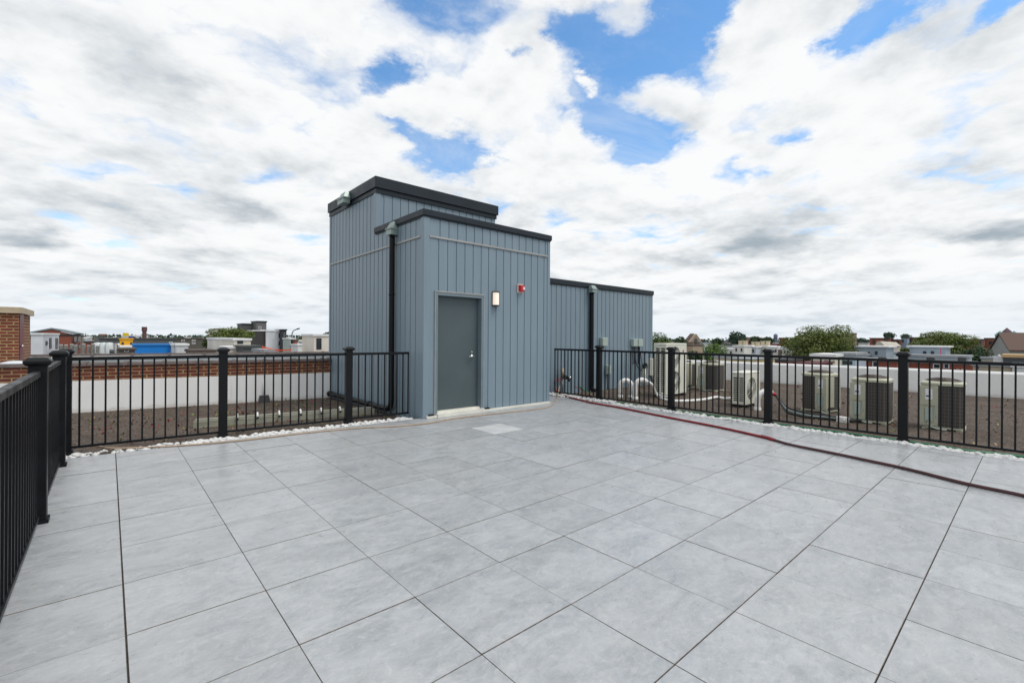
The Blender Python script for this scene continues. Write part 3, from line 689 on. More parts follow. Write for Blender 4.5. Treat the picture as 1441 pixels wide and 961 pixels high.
condenser('large cream condenser right of the thick railing post, nearest the right edge', 10.72, 1.06, R(4), True, .56)
condenser('cream condenser just left of the right-hand thick railing post, service panel on its left', 10.55, 2.0, R(2), True, .56)
condenser('cream condenser with its dark coil on the left and service panel on the right', 11.2, 3.0, R(-14), False, .54)
condenser('cream condenser furthest back, between the tall white unit and the small white unit', 13.1, 6.2, R(0), True, .54)
condenser('half hidden grey condenser directly behind the tall white two-fan unit', 13.15, 7.12, R(0), False, .62, .78)
def minisplit(label, cx, cy, w_, d_, h_, fans, rows, z0=-.08):
    o = thing('air_conditioner', label, 'air conditioner', (cx, cy, z0), 'air conditioners on the gravel roof')
    zb = .07; zt = h_
    # casing: fan face is -Y, louvred end is -X, with openings
    m = MB(); c = .03
    m.cbox(.03, w_, .03, d_, zb, zt - .02, c * .6); 
    m.box(.0, .045, .0, .035, zb, zt - .02); m.box(.0, .045, d_ - .05, d_, zb, zt - .02); m.box(0, .0299, .035, d_ - .05, zb, zb + .06); m.box(0, .0299, .035, d_ - .05, zt - .1, zt - .02)
    m.cbox(-.006, w_ + .006, -.006, d_ + .006, zt - .02, zt + .012, .012)
    # fan face sheet with round holes
    R_ = min(w_ * .30, (zt - zb) / fans * .42); fx = w_ * .42
    hs = (zt - .02 - zb) / fans
    for k in range(fans):
        z_lo, z_hi = zb + k * hs, zb + (k + 1) * hs; zc = (z_lo + z_hi) / 2; n = 32
        ring = [(fx + R_ * math.cos(i * 2 * math.pi / n), 0, zc + R_ * math.sin(i * 2 * math.pi / n)) for i in range(n)]
        def edge(i):
            a = i * 2 * math.pi / n; dx, dz = math.cos(a), math.sin(a); t = 9
            for lim, dd in ((w_ - fx, dx), (-(fx - .045), dx), (z_hi - zc, dz), (z_lo - zc, dz)):
                if dd * lim > 1e-6: t = min(t, lim / dd)
            return (fx + dx * t, 0, zc + dz * t)
        ed = [edge(i) for i in range(n)]
        m.add(ring + ed, [(i, (i + 1) % n, n + (i + 1) % n, n + i) for i in range(n)])
        rin = [(x, .03, z) for x, y, z in ring]; m.add(ring + rin, [(i, (i + 1) % n, n + (i + 1) % n, n + i) for i in range(n)])
        for sx, sz in ((-1, -1), (-1, 1), (1, 1), (1, -1)):   # corners left by the radial sheet
            ex = .045 if sx < 0 else w_; ez = z_lo if sz < 0 else z_hi
            best = sorted(ed, key=lambda p: (p[0] - ex) ** 2 + (p[2] - ez) ** 2)[:2]
            m.add([(ex, 0.0005, ez), best[0], best[1]], [(0, 1, 2)])
    m.box(w_ - .004, w_, .0005, .03, zb, zt - .02); m.box(.045, w_, .0005, .03, zb - .002, zb)
    local('casing', m, OFFW, o)
    for k in range(fans):
        zc = zb + (k + .5) * hs
        f = MB(); n = 40
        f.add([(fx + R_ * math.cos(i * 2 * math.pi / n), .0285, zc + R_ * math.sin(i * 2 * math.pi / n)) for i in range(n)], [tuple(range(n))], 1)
        for q in range(1, 9):
            r_ = R_ * q / 8; f.tube([(fx + r_ * math.cos(a * math.pi / 16), -.004, zc + r_ * math.sin(a * math.pi / 16)) for a in range(33)], .0035, 4, cap=False)
        for q in range(10):
            a = q * math.pi / 5; f.tube([(fx, -.006, zc), (fx + R_ * math.cos(a), -.004, zc + R_ * math.sin(a))], .004, 4)
        f.tube([(fx, .005, zc), (fx, -.012, zc)], R_ * .22, 16)
        g_ = local('fan_grille', f, [OFFW, DARK], o)
        f = MB()
        for q in range(3):
            a = q * 2 * math.pi / 3 + .4
            pts = []
            for (rr, da) in ((.2, -.25), (.2, .3), (.92, .55), (.98, .1), (.8, -.35)):
                pts.append((fx + R_ * rr * math.cos(a + da), .012 + .012 * da, zc + R_ * rr * math.sin(a + da)))
            f.add(pts, [tuple(range(5))])
        local('fan_blades', f, mat('grey_fan_blade', (.42, .44, .42), .5), g_)
    # louvred end
    sl = MB(); y0, y1 = .035, d_ - .05; za, zz = zb + .06, zt - .1; ym = (y0 + y1) / 2
    for k in range(rows + 1):
        z = za + (zz - za) * k / rows; sl.box(.002, .028, y0, y1, z - .008, z + .008)
    sl.box(.001, .029, ym - .016, ym + .016, za, zz)
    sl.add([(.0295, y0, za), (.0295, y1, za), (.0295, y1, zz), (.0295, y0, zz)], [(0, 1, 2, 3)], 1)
    local('louvre_panel', sl, [OFFW, DARK], o)
    ft = MB(); ft.box(.08, .16, -.02, d_ + .02, 0, zb - .003); ft.box(w_ - .16, w_ - .08, -.02, d_ + .02, 0, zb - .003); ft.box(.05, w_ - .05, .03, d_ - .03, .02, zb - .004); local('feet', ft, RUB, o)
    lg = MB(); lx, lz = w_ * .83, zt - .19
    lg.tube([(lx, -.001, lz), (lx, -.004, lz)], .035, 14); local('emblem', lg, RED, o)
    return o
o = minisplit('tall white air conditioner with two stacked fans, beside the lower wing', 10.55, 6.16, 1.02, .35, 1.36, 2, 22)
w = MB(); w.cbox(-.13, -.005, .30, .45, .55, .98, .01); local('valve_cover', w, OFFW, o)
minisplit('small white single-fan air conditioner beside the white gooseneck pipe', 10.36, 4.17, .82, .30, .76, 1, 12)

# ------------------------------------------------------------------ goosenecks, lines, cables
def goose(label, base, side, height, span, r, droop):
    """side: unit vector in plan towards which the pipe bends"""
    b = Vector(base); s = Vector(side).normalized(); R_ = span / 2; zt = height - R_
    pts = [b, b + UP * zt * .5, b + UP * zt] + [b + s * (R_ - R_ * math.cos(a)) + UP * (zt + R_ * math.sin(a)) for a in [k * math.pi / 10 for k in range(1, int(droop * 10) + 1)]]
    if droop >= 1: pts.append(b + s * span + UP * .02)
    o = thing('gooseneck_pipe', label, 'pipe', b, 'white gooseneck pipes on the gravel roof')
    w = MB(); w.tube(pts, r, 14); w.build('pipe', PVC, o, smooth=True)
    w = MB(); w.lathe([(r * 1.25, 0), (r * 1.25, .05), (r * 1.02, .07)], b, 14)
    if droop >= 1: w.lathe([(r * 1.2, 0), (r * 1.2, .05), (r * 1.02, .06)], b + s * span, 14)
    w.build('collar', PVC, o, smooth=True)
    return pts[-1], (pts[-1] - pts[-2]).normalized()
goose('white pipe hoop with both ends in the gravel, left of the other hoop', G(872.5, 559, -.08), RT, .43, .285, .06, 1)
e1, t1 = goose('white gooseneck pipe feeding the white lines of the tall unit', G(893.5, 561.5, -.08), RT, .47, .34, .062, .78)
e2, t2 = goose('white gooseneck pipe behind a railing post, black cables coming out', G(1066, 577, -.08), RT, .40, .37, .058, .78)
def cable(name, label, cat, pts, r, m, group=None, k=6):
    pp = spline(pts, k); mb = MB(); mb.tube(pp, r, 8); return tag(mb.build(name, m, origin=pp[0], smooth=True), label, cat, group)
cable('refrigerant_line', 'white insulated line from the gooseneck to the small white unit', 'pipe', [e1 - t1 * .05, e1 + t1 * .15, G(926, 557, -.03), G(945, 564, -.05), G(985, 563, -.05), G(1008, 559, -.04), G(1020, 561, -.05), G(1033, 560, .0)], .036, PVC)
cable('refrigerant_line', 'thinner white line between the gooseneck and the tall unit', 'pipe', [e1 - t1 * .05 + Vector((.02, .03, 0)), e1 + t1 * .2 + Vector((.03, .04, .02)), G(921, 551, .02), G(930, 557, .0), G(940, 558, .02)], .02, PVC)
for k, (lab, dz, r, m) in enumerate((('thick black cable sagging from the gooseneck to the cream condensers', 0, .026, RUB), ('grey flexible conduit running beside the black cable to the condensers', 3, .016, GALV), ('uppermost black cable leaving the gooseneck behind the railing post', 6, .018, RUB))):
    cable('power_cable', lab, 'cable', [e2 - t2 * .04, e2 + t2 * .1, G(1106, 577.5 - dz, .02), G(1120, 583.5 - dz, -.03), G(1140, 587 - dz * .8, -.05), G(1165, 589 - dz * .6, -.05), G(1192, 592 - dz * .4, -.05), G(1212, 591 - dz * .3, -.02)], r, m, 'cables to the condensers')
w = MB(); w.tube([e2 - t2 * .0, e2 + t2 * .09], .034, 10); tag(w.build('cable_seal', RED, origin=e2, smooth=True), 'red sleeve at the mouth of the gooseneck pipe', 'cable sleeve')
w = MB(); c0 = G(1186, 594, -.08); w.cbox(c0.x - .05, c0.x + .05, c0.y - .09, c0.y + .09, -.08, .02, .008); w.tube([c0 + Vector((-.05, -.03, .05)), c0 + Vector((-.08, -.03, .05))], .02, 8)
tag(w.build('cable_box', WHITE, origin=c0), 'small white box on the gravel between two cream condensers', 'box')
c0 = G(906.5, 540, -.08); c0 = onY(906.5, 536, 7.9); w = MB(); w.tube([(c0.x, c0.y, -.08), (c0.x, c0.y, onY(906.5, 519, 7.9).z)], .05, 12)
tag(w.build('vent_pipe', mat('cream_pvc', (.70, .66, .50), .5), origin=(c0.x, c0.y, -.08), smooth=True), 'upright cream pipe in front of the wing corner', 'pipe')
p0 = onY(909.5, 512, 7.8); cable('power_cable', 'dark red-marked cable bundle drooping from the wing corner behind the hoop', 'cable', [onY(907, 514, 8.22), p0, onY(913, 519, 7.7), onY(917, 533, 7.6), onY(919, 545, 7.5), onY(926, 550, 7.3)], .035, RUB)
w = MB(); w.tube([onY(909, 514, 8.28), onY(908.5, 513, 8.05)], .07, 10); w.tube([onY(912.5, 517.5, 7.72), onY(914, 522.5, 7.68)], .04, 10, 1); tag(w.build('cable_gland', [GALV, RED], origin=onY(909, 514, 8.28), smooth=True), 'grey cable gland with red collar high on the wing corner', 'cable gland')
for k in range(2):
    xx = onY(893 + 8 * k, 520, 8.24).x
    cable('power_cable', ('black cable looping down from the left paired electrical box', 'black cable looping down from the right paired electrical box')[k], 'cable', [(xx, 8.24, 1.0), (xx + .05, 8.2, .6), (xx + .22, 8.15, .42), (xx + .5, 8.2, .5), (xx + .75, 8.25, .5)], .012, RUB)

# ------------------------------------------------------------------ background city
def wall_mat(name, c, var=.1): return mat(name, c, .8, 0, var, .4)
MC = {}
def wm(c):
    k = tuple(round(x, 3) for x in c)
    if k not in MC: MC[k] = wall_mat('render_%02d' % len(MC), c)
    return MC[k]
FARBRICK = brick_mat('far_brick', (.30, .07, .042), (.22, .055, .036), (.25, .12, .085), .22, .075, .01, bs=.1)
ORBRICK = brick_mat('orange_brick', (.28, .09, .045), (.22, .07, .04), (.26, .14, .09), .22, .075, .01, bs=.1)
DKROOF = mat('dark_slate_roof', (.055, .062, .062), .8, 0, .2, .5)
BRROOF = mat('brown_shingle_roof', (.075, .055, .045), .85, 0, .25, .8)
GRAYROOF = mat('grey_felt_roof', (.30, .32, .34), .7, 0, .15, .4)
WTRIM = mat('white_cornice', (.75, .76, .76), .6, 0, .05, 1)
def bg(name, label, cat, d, xl, xc, xr, yt, wmat, roof=None, wins=(), depth=4.5, zb=-11, capt=.25, cap_over=.12, group=None, extra=None, winm=None):
    """box building: near corner at pixel xc, top at yt, distance d; right (or left, west of the camera axis) faces found from xl, xr"""
    flip = xc >= 1000 and xl >= xc - 4          # houses to the right show us the faces that look along -X
    if flip: xl, xc, xr = xc, xr, xr + 1; wins = [('S', *q[1:]) for q in wins]
    c = at(xc, yt, d); X0, Y0, zt = c.x, c.y, c.z
    if flip:
        xa, xb, fx = X0, X0 + min(depth, 6), X0; y1 = onX(xl, yt, X0).y
    elif X0 > 0 or xr > 166:
        x1 = onY(xr, yt, Y0).x; y1 = onX(xl, yt, X0).y if xl < xc - 3.2 else Y0 + depth; xa, xb = X0, x1; fx = X0
    else:
        x1 = onY(xl, yt, Y0).x; y1 = onX(xr, yt, X0).y if xr > xc + 3.2 else Y0 + depth; xa, xb = x1, X0; fx = X0
    y1 = min(y1, Y0 + 40) if y1 > Y0 else Y0 + depth
    o = thing(name, label, cat, ((xa + xb) / 2, (Y0 + y1) / 2, zb), group)
    w = MB(); w.box(xa, xb, Y0, y1, zb, zt - capt); w.build('wall', wmat, o)
    w = MB(); w.box(xa - cap_over, xb + cap_over, Y0 - cap_over, y1 + cap_over, zt - capt, zt); w.build('roof', roof or GRAYROOF, o)
    for (f, a, b, t, bt) in wins:
        w = MB(); g_ = MB(); e = .06
        if f == 'F':
            p, q = onY(a, t, Y0), onY(b, bt, Y0); xs = sorted((p.x, q.x)); zs = sorted((p.z, q.z)); fwid = min(.12, (xs[1] - xs[0]) * .14)
            w.box(xs[0], xs[1], Y0 - e, Y0 - .004, zs[0], zs[1]); g_.box(xs[0] + fwid, xs[1] - fwid, Y0 - e - .02, Y0 - e - .002, zs[0] + fwid, zs[1] - fwid)
        else:
            s = -1 if X0 > 0 else 1
            p, q = onX(a, t, X0), onX(b, bt, X0); ys = sorted((p.y, q.y)); zs = sorted((p.z, q.z)); fwid = min(.12, (ys[1] - ys[0]) * .14)
            a1, a2 = sorted((fx + s * .004, fx + s * e)); b1, b2_ = sorted((fx + s * (e + .002), fx + s * (e + .02)))
            w.box(a1, a2, ys[0], ys[1], zs[0], zs[1]); g_.box(b1, b2_, ys[0] + fwid, ys[1] - fwid, zs[0] + fwid, zs[1] - fwid)
        wo = w.build('window', winm or CAPM, o); g_.build('pane', GLASS, wo)
    o['_z'] = zt
    return o, xa, xb, Y0, y1, zt
def cleanup():
    for o in bpy.data.objects:
        if '_z' in o: del o['_z']
# --- left side
WG = wm((.62, .64, .66)); 
o, xa, xb, y0, y1, zt = bg('brick_warehouse', 'long red-brown brick warehouse with a shallow gabled roof, at far left', 'building', 95, 43, 100.5, 120, 470.5, FARBRICK, DKROOF,
   [('S', 103.6, 107.4, 473.5, 481), ('S', 109.4, 113, 473.5, 481), ('S', 115, 118.4, 473.5, 481), ('S', 104, 107, 485, 490), ('S', 110, 113, 485, 490)], capt=.35)
pk = at(71, 461.5, 95).z
w = MB(); w.hull2([(xa - .3, y0 - .25, zt), (xb + .3, y0 - .25, zt), ((xa + xb) / 2, y0 - .25, pk - .35)], [(xa - .3, y0 + .1, zt), (xb + .3, y0 + .1, zt), ((xa + xb) / 2, y0 + .1, pk - .35)]); w.build('gable', FARBRICK, o)
xm = (xa + xb) / 2
w = MB(); w.hull2([(xa - .6, y0 - .4, zt), (xm, y0 - .4, pk - .3), (xm, y0 - .4, pk), (xa - .9, y0 - .4, zt + .2)], [(xa - .6, y1 + .4, zt), (xm, y1 + .4, pk - .3), (xm, y1 + .4, pk), (xa - .9, y1 + .4, zt + .2)])
w.hull2([(xb + .6, y0 - .4, zt), (xm, y0 - .4, pk - .3), (xm, y0 - .4, pk), (xb + .9, y0 - .4, zt + .2)], [(xb + .6, y1 + .4, zt), (xm, y1 + .4, pk - .3), (xm, y1 + .4, pk), (xb + .9, y1 + .4, zt + .2)]); w.build('gable_roof', mat('blue_grey_roof', (.16, .2, .22), .6), o)
bg('white_house', 'white house block with three dark slit windows, in front of the brick warehouse', 'house', 62, 43.5, 60.5, 83, 468.5, WG, WTRIM,
   [('S', 64, 66.5, 480, 485.5), ('S', 69.3, 72, 475.5, 490), ('S', 78, 81.3, 476, 490)])
bg('flat_roof_house', 'dark flat roofed house in front of the white block', 'house', 34, 44, 157, 158, 493.5, FARBRICK, DKROOF)
for i, (x, lab) in enumerate(((86, 'first from the left'), (93, 'second from the left'), (101, 'third from the left'), (106.5, 'fourth from the left'), (118, 'fifth from the left'), (125, 'sixth from the left'), (131, 'seventh from the left'), (137, 'eighth from the left'))):
    yy = 485.5 + 1.6 * math.sin(i * 3); c = at(x, yy, 44)
    w = MB(); w.cbox(c.x - .13, c.x + .13, c.y - .1, c.y + .1, -1.2, c.z, .02); w.box(c.x - .12, c.x + .12, c.y - .12, c.y + .12, c.z, c.z + .05, 1)
    tag(w.build('rooftop_condenser', [mat('grey_unit', (.22, .22, .2), .6, 0, .3, 8), WTRIM], origin=(c.x, c.y, -1.2)), 'small grey rooftop unit, %s in the row below the warehouse windows' % lab, 'rooftop unit', 'row of rooftop units at far left')
bg('white_shed', 'low white flat roofed shed right of the brick warehouse', 'shed', 80, 119, 120.5, 140, 474.5, WG, WTRIM)
bg('brick_terrace', 'low brick terrace below the white shed', 'house', 70, 119, 149.5, 150, 480, FARBRICK, DKROOF)
for i, (x, lab) in enumerate(((137.5, 'left'), (146, 'middle'), (154, 'right'))):
    c = at(x, 482.5, 48); w = MB(); w.lathe([(0, .05), (.28, .02), (.3, 0), (.3, -1.2)], c, 14)
    tag(w.build('water_tank', mat('white_tank', (.62, .66, .66), .4), origin=c, smooth=True), '%s one of three pale cylindrical tanks left of the yellow box' % lab, 'tank', 'pale rooftop tanks')
c = at(161, 483, 40); w = MB()
for s in (-.11, .11): w.box(c.x + s - .03, c.x + s + .03, c.y - .03, c.y + .03, -1.0, c.z)
for k in range(6): w.box(c.x - .08, c.x + .08, c.y - .02, c.y + .02, c.z - .1 - k * .14, c.z - .05 - k * .14)
tag(w.build('roof_ladder', WTRIM, origin=(c.x, c.y, -1)), 'short white roof ladder left of the brown roof', 'ladder')
bg('slate_hall', 'long dark slate roofed hall behind the yellow and blue boxes', 'building', 130, 137, 140, 250, 475.5, wm((.10, .11, .11)), DKROOF, capt=.6)
bg('brown_hall', 'brown roofed hall with four small skylights, right of the slate hall', 'building', 128, 249.5, 250, 300, 476, wm((.10, .09, .075)), BRROOF,
   [('F', 255, 260, 478, 480.3), ('F', 270, 275, 478, 480.3), ('F', 270, 275, 482, 484), ('F', 238, 243, 481, 483)], capt=.3, winm=WTRIM)
bg('yellow_box_building', 'bright yellow box building with two dark windows', 'building', 75, 166, 169, 187, 476, wm((.72, .36, .015)), wm((.55, .28, .01)),
   [('F', 171.3, 174.2, 481.8, 485), ('F', 183.2, 186.2, 481.8, 485)])
bg('white_canopy', 'white ledge canopy under the yellow box building', 'canopy', 70, 166, 170, 188, 487, WG, WTRIM)
bg('brown_roof_house', 'brown roofed house with a pale skylight, below the yellow box', 'house', 40, 164, 167, 190, 490.5, wm((.12, .1, .085)), BRROOF, [('F', 175, 181, 491.2, 495)], winm=WTRIM, capt=.15)
bg('blue_box_building', 'long bright blue box shaped building with a white end', 'building', 60, 187, 188, 245, 484, wm((.006, .20, .62)), wm((.02, .18, .5)))
bg('white_pier', 'narrow white end wall at the right end of the blue box', 'wall', 59.5, 244.9, 245, 247.2, 484, WG, WTRIM)
bg('white_box_building', 'small white box building right of the blue box', 'building', 58, 247.8, 248.5, 265, 483.5, WG, WTRIM, [('F', 262, 263.6, 490.5, 492.2)])
bg('white_factory', 'low white factory with a strip of windows, behind the yellow box', 'factory', 260, 170, 171, 208, 471.5, WG, WTRIM, [('F', 188, 191, 474, 476), ('F', 196, 199, 474, 476)], capt=.6)
c = at(177, 469, 258); w = MB(); w.cbox(c.x - 1.3, c.x + 1.3, c.y - 1, c.y + 1, c.z - 1.5, c.z + .2, .1); tag(w.build('crane_cab', wm((.7, .5, .02)), origin=(c.x, c.y, c.z - 1.5)), 'tiny yellow cab on the white factory roof', 'cab')
c = at(184.5, 473, 240); w = MB(); w.cbox(c.x - 1.0, c.x + 1.0, c.y - 1, c.y + 1, c.z - 3, c.z + .0, .1); tag(w.build('blue_tank', wm((.01, .04, .3)), origin=(c.x, c.y, c.z - 3)), 'dark blue tank right above the yellow box building', 'tank')
c = at(203.3, 460, 250); w = MB(); h = c.z + 11
w.lathe([(1.1, 0), (.95, h * .8), (.9, h), (0, h)], (c.x, c.y, -11), 12); w.lathe([(1.2, h * .86), (1.2, h)], (c.x, c.y, -11), 12)
tag(w.build('chimney_stack', wm((.12, .06, .06)), origin=(c.x, c.y, -11), smooth=True), 'tall dark factory chimney above the slate hall', 'chimney')
bg('tall_beige_block', 'tall windowless beige block behind the rounded tree', 'building', 170, 294.5, 316, 318.5, 461.5, wm((.55, .53, .46)), wm((.4, .38, .34)))
bg('cream_house', 'long cream house with one dark window, in front of the rounded tree', 'house', 55, 291.5, 329, 353, 476, wm((.70, .66, .58)), WTRIM, [('F', 334, 342, 479.5, 483.5)])
bg('cream_annex', 'low cream annex in front of the cream house', 'house', 50, 319, 320, 342.5, 487.5, wm((.70, .66, .58)), WTRIM)
bg('grey_shed', 'dark grey low shed right of the cream annex', 'shed', 48, 341.5, 342.5, 371, 486.5, wm((.09, .095, .10)), DKROOF)
bg('brick_stub', 'brown brick chimney wall left of the cream annex', 'wall', 44, 269, 270, 303, 492.5, wm((.16, .12, .10)), BRROOF)
bg('charcoal_tower', 'charcoal apartment block with stepped dark roof boxes and a white side', 'building', 90, 355.5, 374.5, 391, 464, wm((.66, .67, .69)), WTRIM, capt=.3)
c = at(374.5, 464, 90)
o, xa, xb, y0, y1, zt = bg('charcoal_cladding_block', 'dark charcoal block attached left of the white apartment side', 'building', 89, 355, 356.5, 374.3, 464.5, wm((.055, .05, .048)), WTRIM, capt=.2)
bg('roof_box', 'left lower dark box on the charcoal apartment roof', 'roof box', 94, 339.5, 340.5, 356, 455, wm((.10, .10, .098)), CAPM, zb=0)
bg('roof_box', 'right higher dark box on the charcoal apartment roof', 'roof box', 93, 360, 361, 375, 451.5, wm((.10, .10, .098)), CAPM, [('F', 364, 367.5, 459.5, 463)], zb=0, winm=WTRIM)
bg('grey_apartment', 'pale grey apartment strip with stacked windows, right of the white side', 'building', 91, 391, 391.2, 396.3, 464.2, wm((.50, .53, .56)), WTRIM, [('F', 392.2, 394.2, 469, 475.5), ('F', 392.2, 394.2, 480, 486)])
bg('black_apartment', 'narrow black apartment block at the right end of the charcoal group', 'building', 90, 396, 396.5, 403.2, 463.2, wm((.03, .032, .038)), CAPM, [('F', 399.5, 401, 468, 474), ('F', 399.5, 401, 478, 484)], winm=WG)
w = MB(); A = at(369, 487.5, 42); pts = [at(369 + 5 * k, (487.5, 488.6, 489.8, 490.9, 491.7, 492, 491.8, 491.6, 491.3)[k], 42) for k in range(9)]
for p, q in zip(pts[:-1], pts[1:]): w.hull2([p, q, q + Vector((.02, .02, 0)), p + Vector((.02, .02, 0))], [v - UP * .11 for v in (p, q, q + Vector((.02, .02, 0)), p + Vector((.02, .02, 0)))])
for p in pts[::4]: w.box(p.x + .021, p.x + .06, p.y + .021, p.y + .06, -1.6, p.z + .03)
tag(w.build('safety_netting', wm((.85, .10, .02)), origin=A), 'orange safety netting along a roof edge left of the tower', 'safety net')
bg('grey_hut', 'light grey hut beneath the orange netting', 'hut', 41, 372, 373, 384, 491.8, WG, GRAYROOF)
bg('tan_house', 'narrow tan house right of the black apartment block', 'house', 100, 403, 403.5, 409.5, 474.5, wm((.50, .38, .24)), WTRIM)
bg('teal_grey_house', 'pale teal house with one tall dark window', 'house', 85, 406.5, 408, 415.5, 475.5, wm((.40, .48, .45)), WTRIM, [('F', 409.5, 413, 478, 486)])
bg('brick_house_sliver', 'dark brick house sliver right of the teal house', 'house', 84, 415, 415.6, 419, 478, FARBRICK, DKROOF)
for i, (xl, xr, yt, dd, lab, cc) in enumerate(((418.5, 434, 478.5, 110, 'white gabled cottage right of the teal house, set further back', (.6, .62, .64)), (419, 431, 484, 82, 'low white cottage with a small window, right of the dark brick sliver', (.68, .69, .7)), (431, 441, 481, 90, 'white cottage immediately left of the cream block with the glass door', (.66, .66, .66)))):
    bg('white_cottage', lab, 'house', dd, xl - .5, xl, xr, yt, wm(cc), WTRIM, [('F', xl + 8, xl + 10, yt + 3, yt + 6)])
bg('cream_block', 'cream block with a tall glass door, directly left of the blue-grey tower', 'building', 55, 441.5, 442, 470, 470, wm((.70, .65, .58)), WTRIM, [('F', 445.3, 452.3, 476, 491.5)])
c = at(411, 477, 95); e = at(411.5, 465.5, 95); w = MB(); w.tube(spline([(c.x, c.y, -11), c, e - UP * .5, e + RT * .25, e + RT * .9 + UP * .35], 4), .09, 6); w.tube([e + RT * .9 + UP * .33, e + RT * 1.5 + UP * .5], .13, 6)
tag(w.build('street_lamp', CAPM, origin=(c.x, c.y, -11), smooth=True), 'thin street lamp with a curved arm, right of the black apartment block', 'street lamp')
# --- right side
bg('cream_low_house', 'cream flat roofed house low behind the parapet, by the bright green tree', 'house', 34, 1003, 1004.5, 1055, 501, wm((.66, .60, .46)), GRAYROOF)
bg('yellow_wall_house', 'pale yellow house wall right of the cream low house', 'house', 32, 1027, 1028, 1056, 504.5, wm((.68, .55, .28)), GRAYROOF, capt=.1)
o, xa, xb, y0, y1, zt = bg('stone_church', 'stone church with a steep gabled front and round window', 'church', 110, 969, 971, 988.5, 481.5, wm((.26, .20, .15)), BRROOF, capt=.2, depth=1.6)
pk = at(979.5, 469.8, 110).z; xm = (xa + xb) / 2
w = MB(); w.hull2([(xa, y0, zt + .002), (xb, y0, zt + .002), (xm, y0, pk)], [(xa, y0 + .6, zt + .002), (xb, y0 + .6, zt + .002), (xm, y0 + .6, pk)]); w.build('gable', wm((.26, .20, .15)), o)
w = MB(); w.hull2([(xa - .3, y0 + .61, zt), (xb + .3, y0 + .61, zt), (xm, y0 + .61, pk + .1)], [(xa - .3, y1, zt), (xb + .3, y1, zt), (xm, y1, pk + .1)]); w.build('gable_roof', BRROOF, o)
p = onY(979, 480, y0); w = MB(); w.tube([(p.x, y0 - .02, p.z), (p.x, y0 - .08, p.z)], .75, 16); w.build('rose_window', GLASS, o)
bg('white_gable_house', 'small white house right of the stone church', 'house', 112, 988.5, 989, 997, 482, WG, GRAYROOF)
bg('tan_stone_house', 'tan stone house in front of the church', 'house', 95, 972, 975, 990, 485, wm((.36, .28, .2)), BRROOF)
rows = [(1013, 1032, 490.5, 88, (.62, .62, .6), 'low white row house left of the white house with chimney pots', 1),
        (1032, 1047, 486, 84, (.70, .69, .65), 'white row house with one dark window, below the round tree', 1),
        (1051, 1063.5, 487.5, 86, (.50, .54, .60), 'pale blue-grey row house in the white row', 1),
        (1063.5, 1080, 486.5, 87, (.66, .62, .52), 'cream row house in the middle of the white row', 1),
        (1080, 1095, 487.5, 85, (.70, .70, .68), 'white row house under the dark red roof', 1),
        (1095, 1100.5, 490, 83, (.16, .10, .08), 'narrow dark brown row house left of the big spreading tree', 0),
        (1100.5, 1112, 489, 82, (.66, .68, .68), 'white row house half hidden by the big spreading tree', 1)]
for i, (xl, xr, yt, dd, cc, lab, nw) in enumerate(rows):
    o, xa, xb, y0, y1, zt = bg('row_house', lab, 'house', dd, xl - .8, xl, xr, yt, wm(cc), WTRIM, [('F', xl + 3, xl + 5.2, yt + 4, yt + 8.5), ('F', xr - 4.5, xr - 2.3, yt + 4, yt + 8.5)][:2 * nw], group='row houses beyond the parapet')
    if 0 < i < 4:
        for f in (.35, .8):
            w = MB(); xx = y0 + (y1 - y0) * f; w.box(xa + 2, xa + 2.6, xx - .28, xx + .28, zt, zt + .75); w.box(xa + 1.94, xa + 2.66, xx - .34, xx + .34, zt + .75, zt + .87); w.build('chimney', wm((.5, .43, .3)), o)
bg('grey_roof_house', 'dark grey roofed white house left of the round tree', 'house', 105, 1017.5, 1018.5, 1031, 484.5, wm((.45, .46, .47)), DKROOF)
bg('red_roof_house', 'house with a flat dark red roof behind the white row', 'house', 100, 1078.5, 1079.5, 1095.5, 484, wm((.22, .04, .035)), wm((.15, .025, .025)))
bg('brick_garage', 'low brick garage right of the fourth railing post', 'garage', 45, 1090, 1091, 1106, 505.5, FARBRICK, DKROOF)
bg('red_roof_shed', 'low dark red roofed shed under the big spreading tree', 'shed', 36, 1117, 1118.5, 1148, 511, wm((.12, .02, .02)), wm((.10, .014, .018)), capt=.12)
bg('cream_cottage', 'cream cottage with one dark window, right below the big spreading tree', 'house', 44, 1140, 1141.5, 1175, 498.5, wm((.62, .60, .50)), WTRIM, [('F', 1160, 1165.5, 507, 513.5)])
bg('blue_grey_garage', 'blue-grey house with pale blue garage front, right of the cream cottage', 'house', 45, 1174.5, 1175.2, 1203, 496.5, wm((.36, .42, .48)), GRAYROOF, [('F', 1183, 1202, 505.5, 515)], winm=wm((.45, .62, .68)))
for dx, lab, wn, ww in ((0, 'left', [('F', 1221, 1224.6, 495, 498.8), ('F', 1231.3, 1235, 494, 499)], (1204, 1247)), (76, 'right', [('F', 1299, 1303.5, 494, 499), ('F', 1310, 1314.3, 494, 499)], (1280, 1331))):
    bg('clapboard_house', 'blue-grey clapboard top storey with white cornice, the %s one of the two alike' % lab, 'house', 56, ww[0] - 3, ww[0], ww[1], 487, wm((.33, .40, .46)), WTRIM, wn, capt=.18, cap_over=.28, group='blue-grey clapboard storeys')
GRBL = wm((.36, .42, .46))
bg('brick_row', 'brick row with a long grey roof, left of the thick right railing post', 'house', 48, 1201, 1203, 1262.5, 506, FARBRICK, GRAYROOF, [('F', 1228, 1236, 508, 516.5)], winm=WTRIM)
bg('grey_roof_block', 'long blue-grey low roof block beneath the left clapboard storey', 'house', 52, 1173, 1202, 1265, 499, GRBL, GRAYROOF)
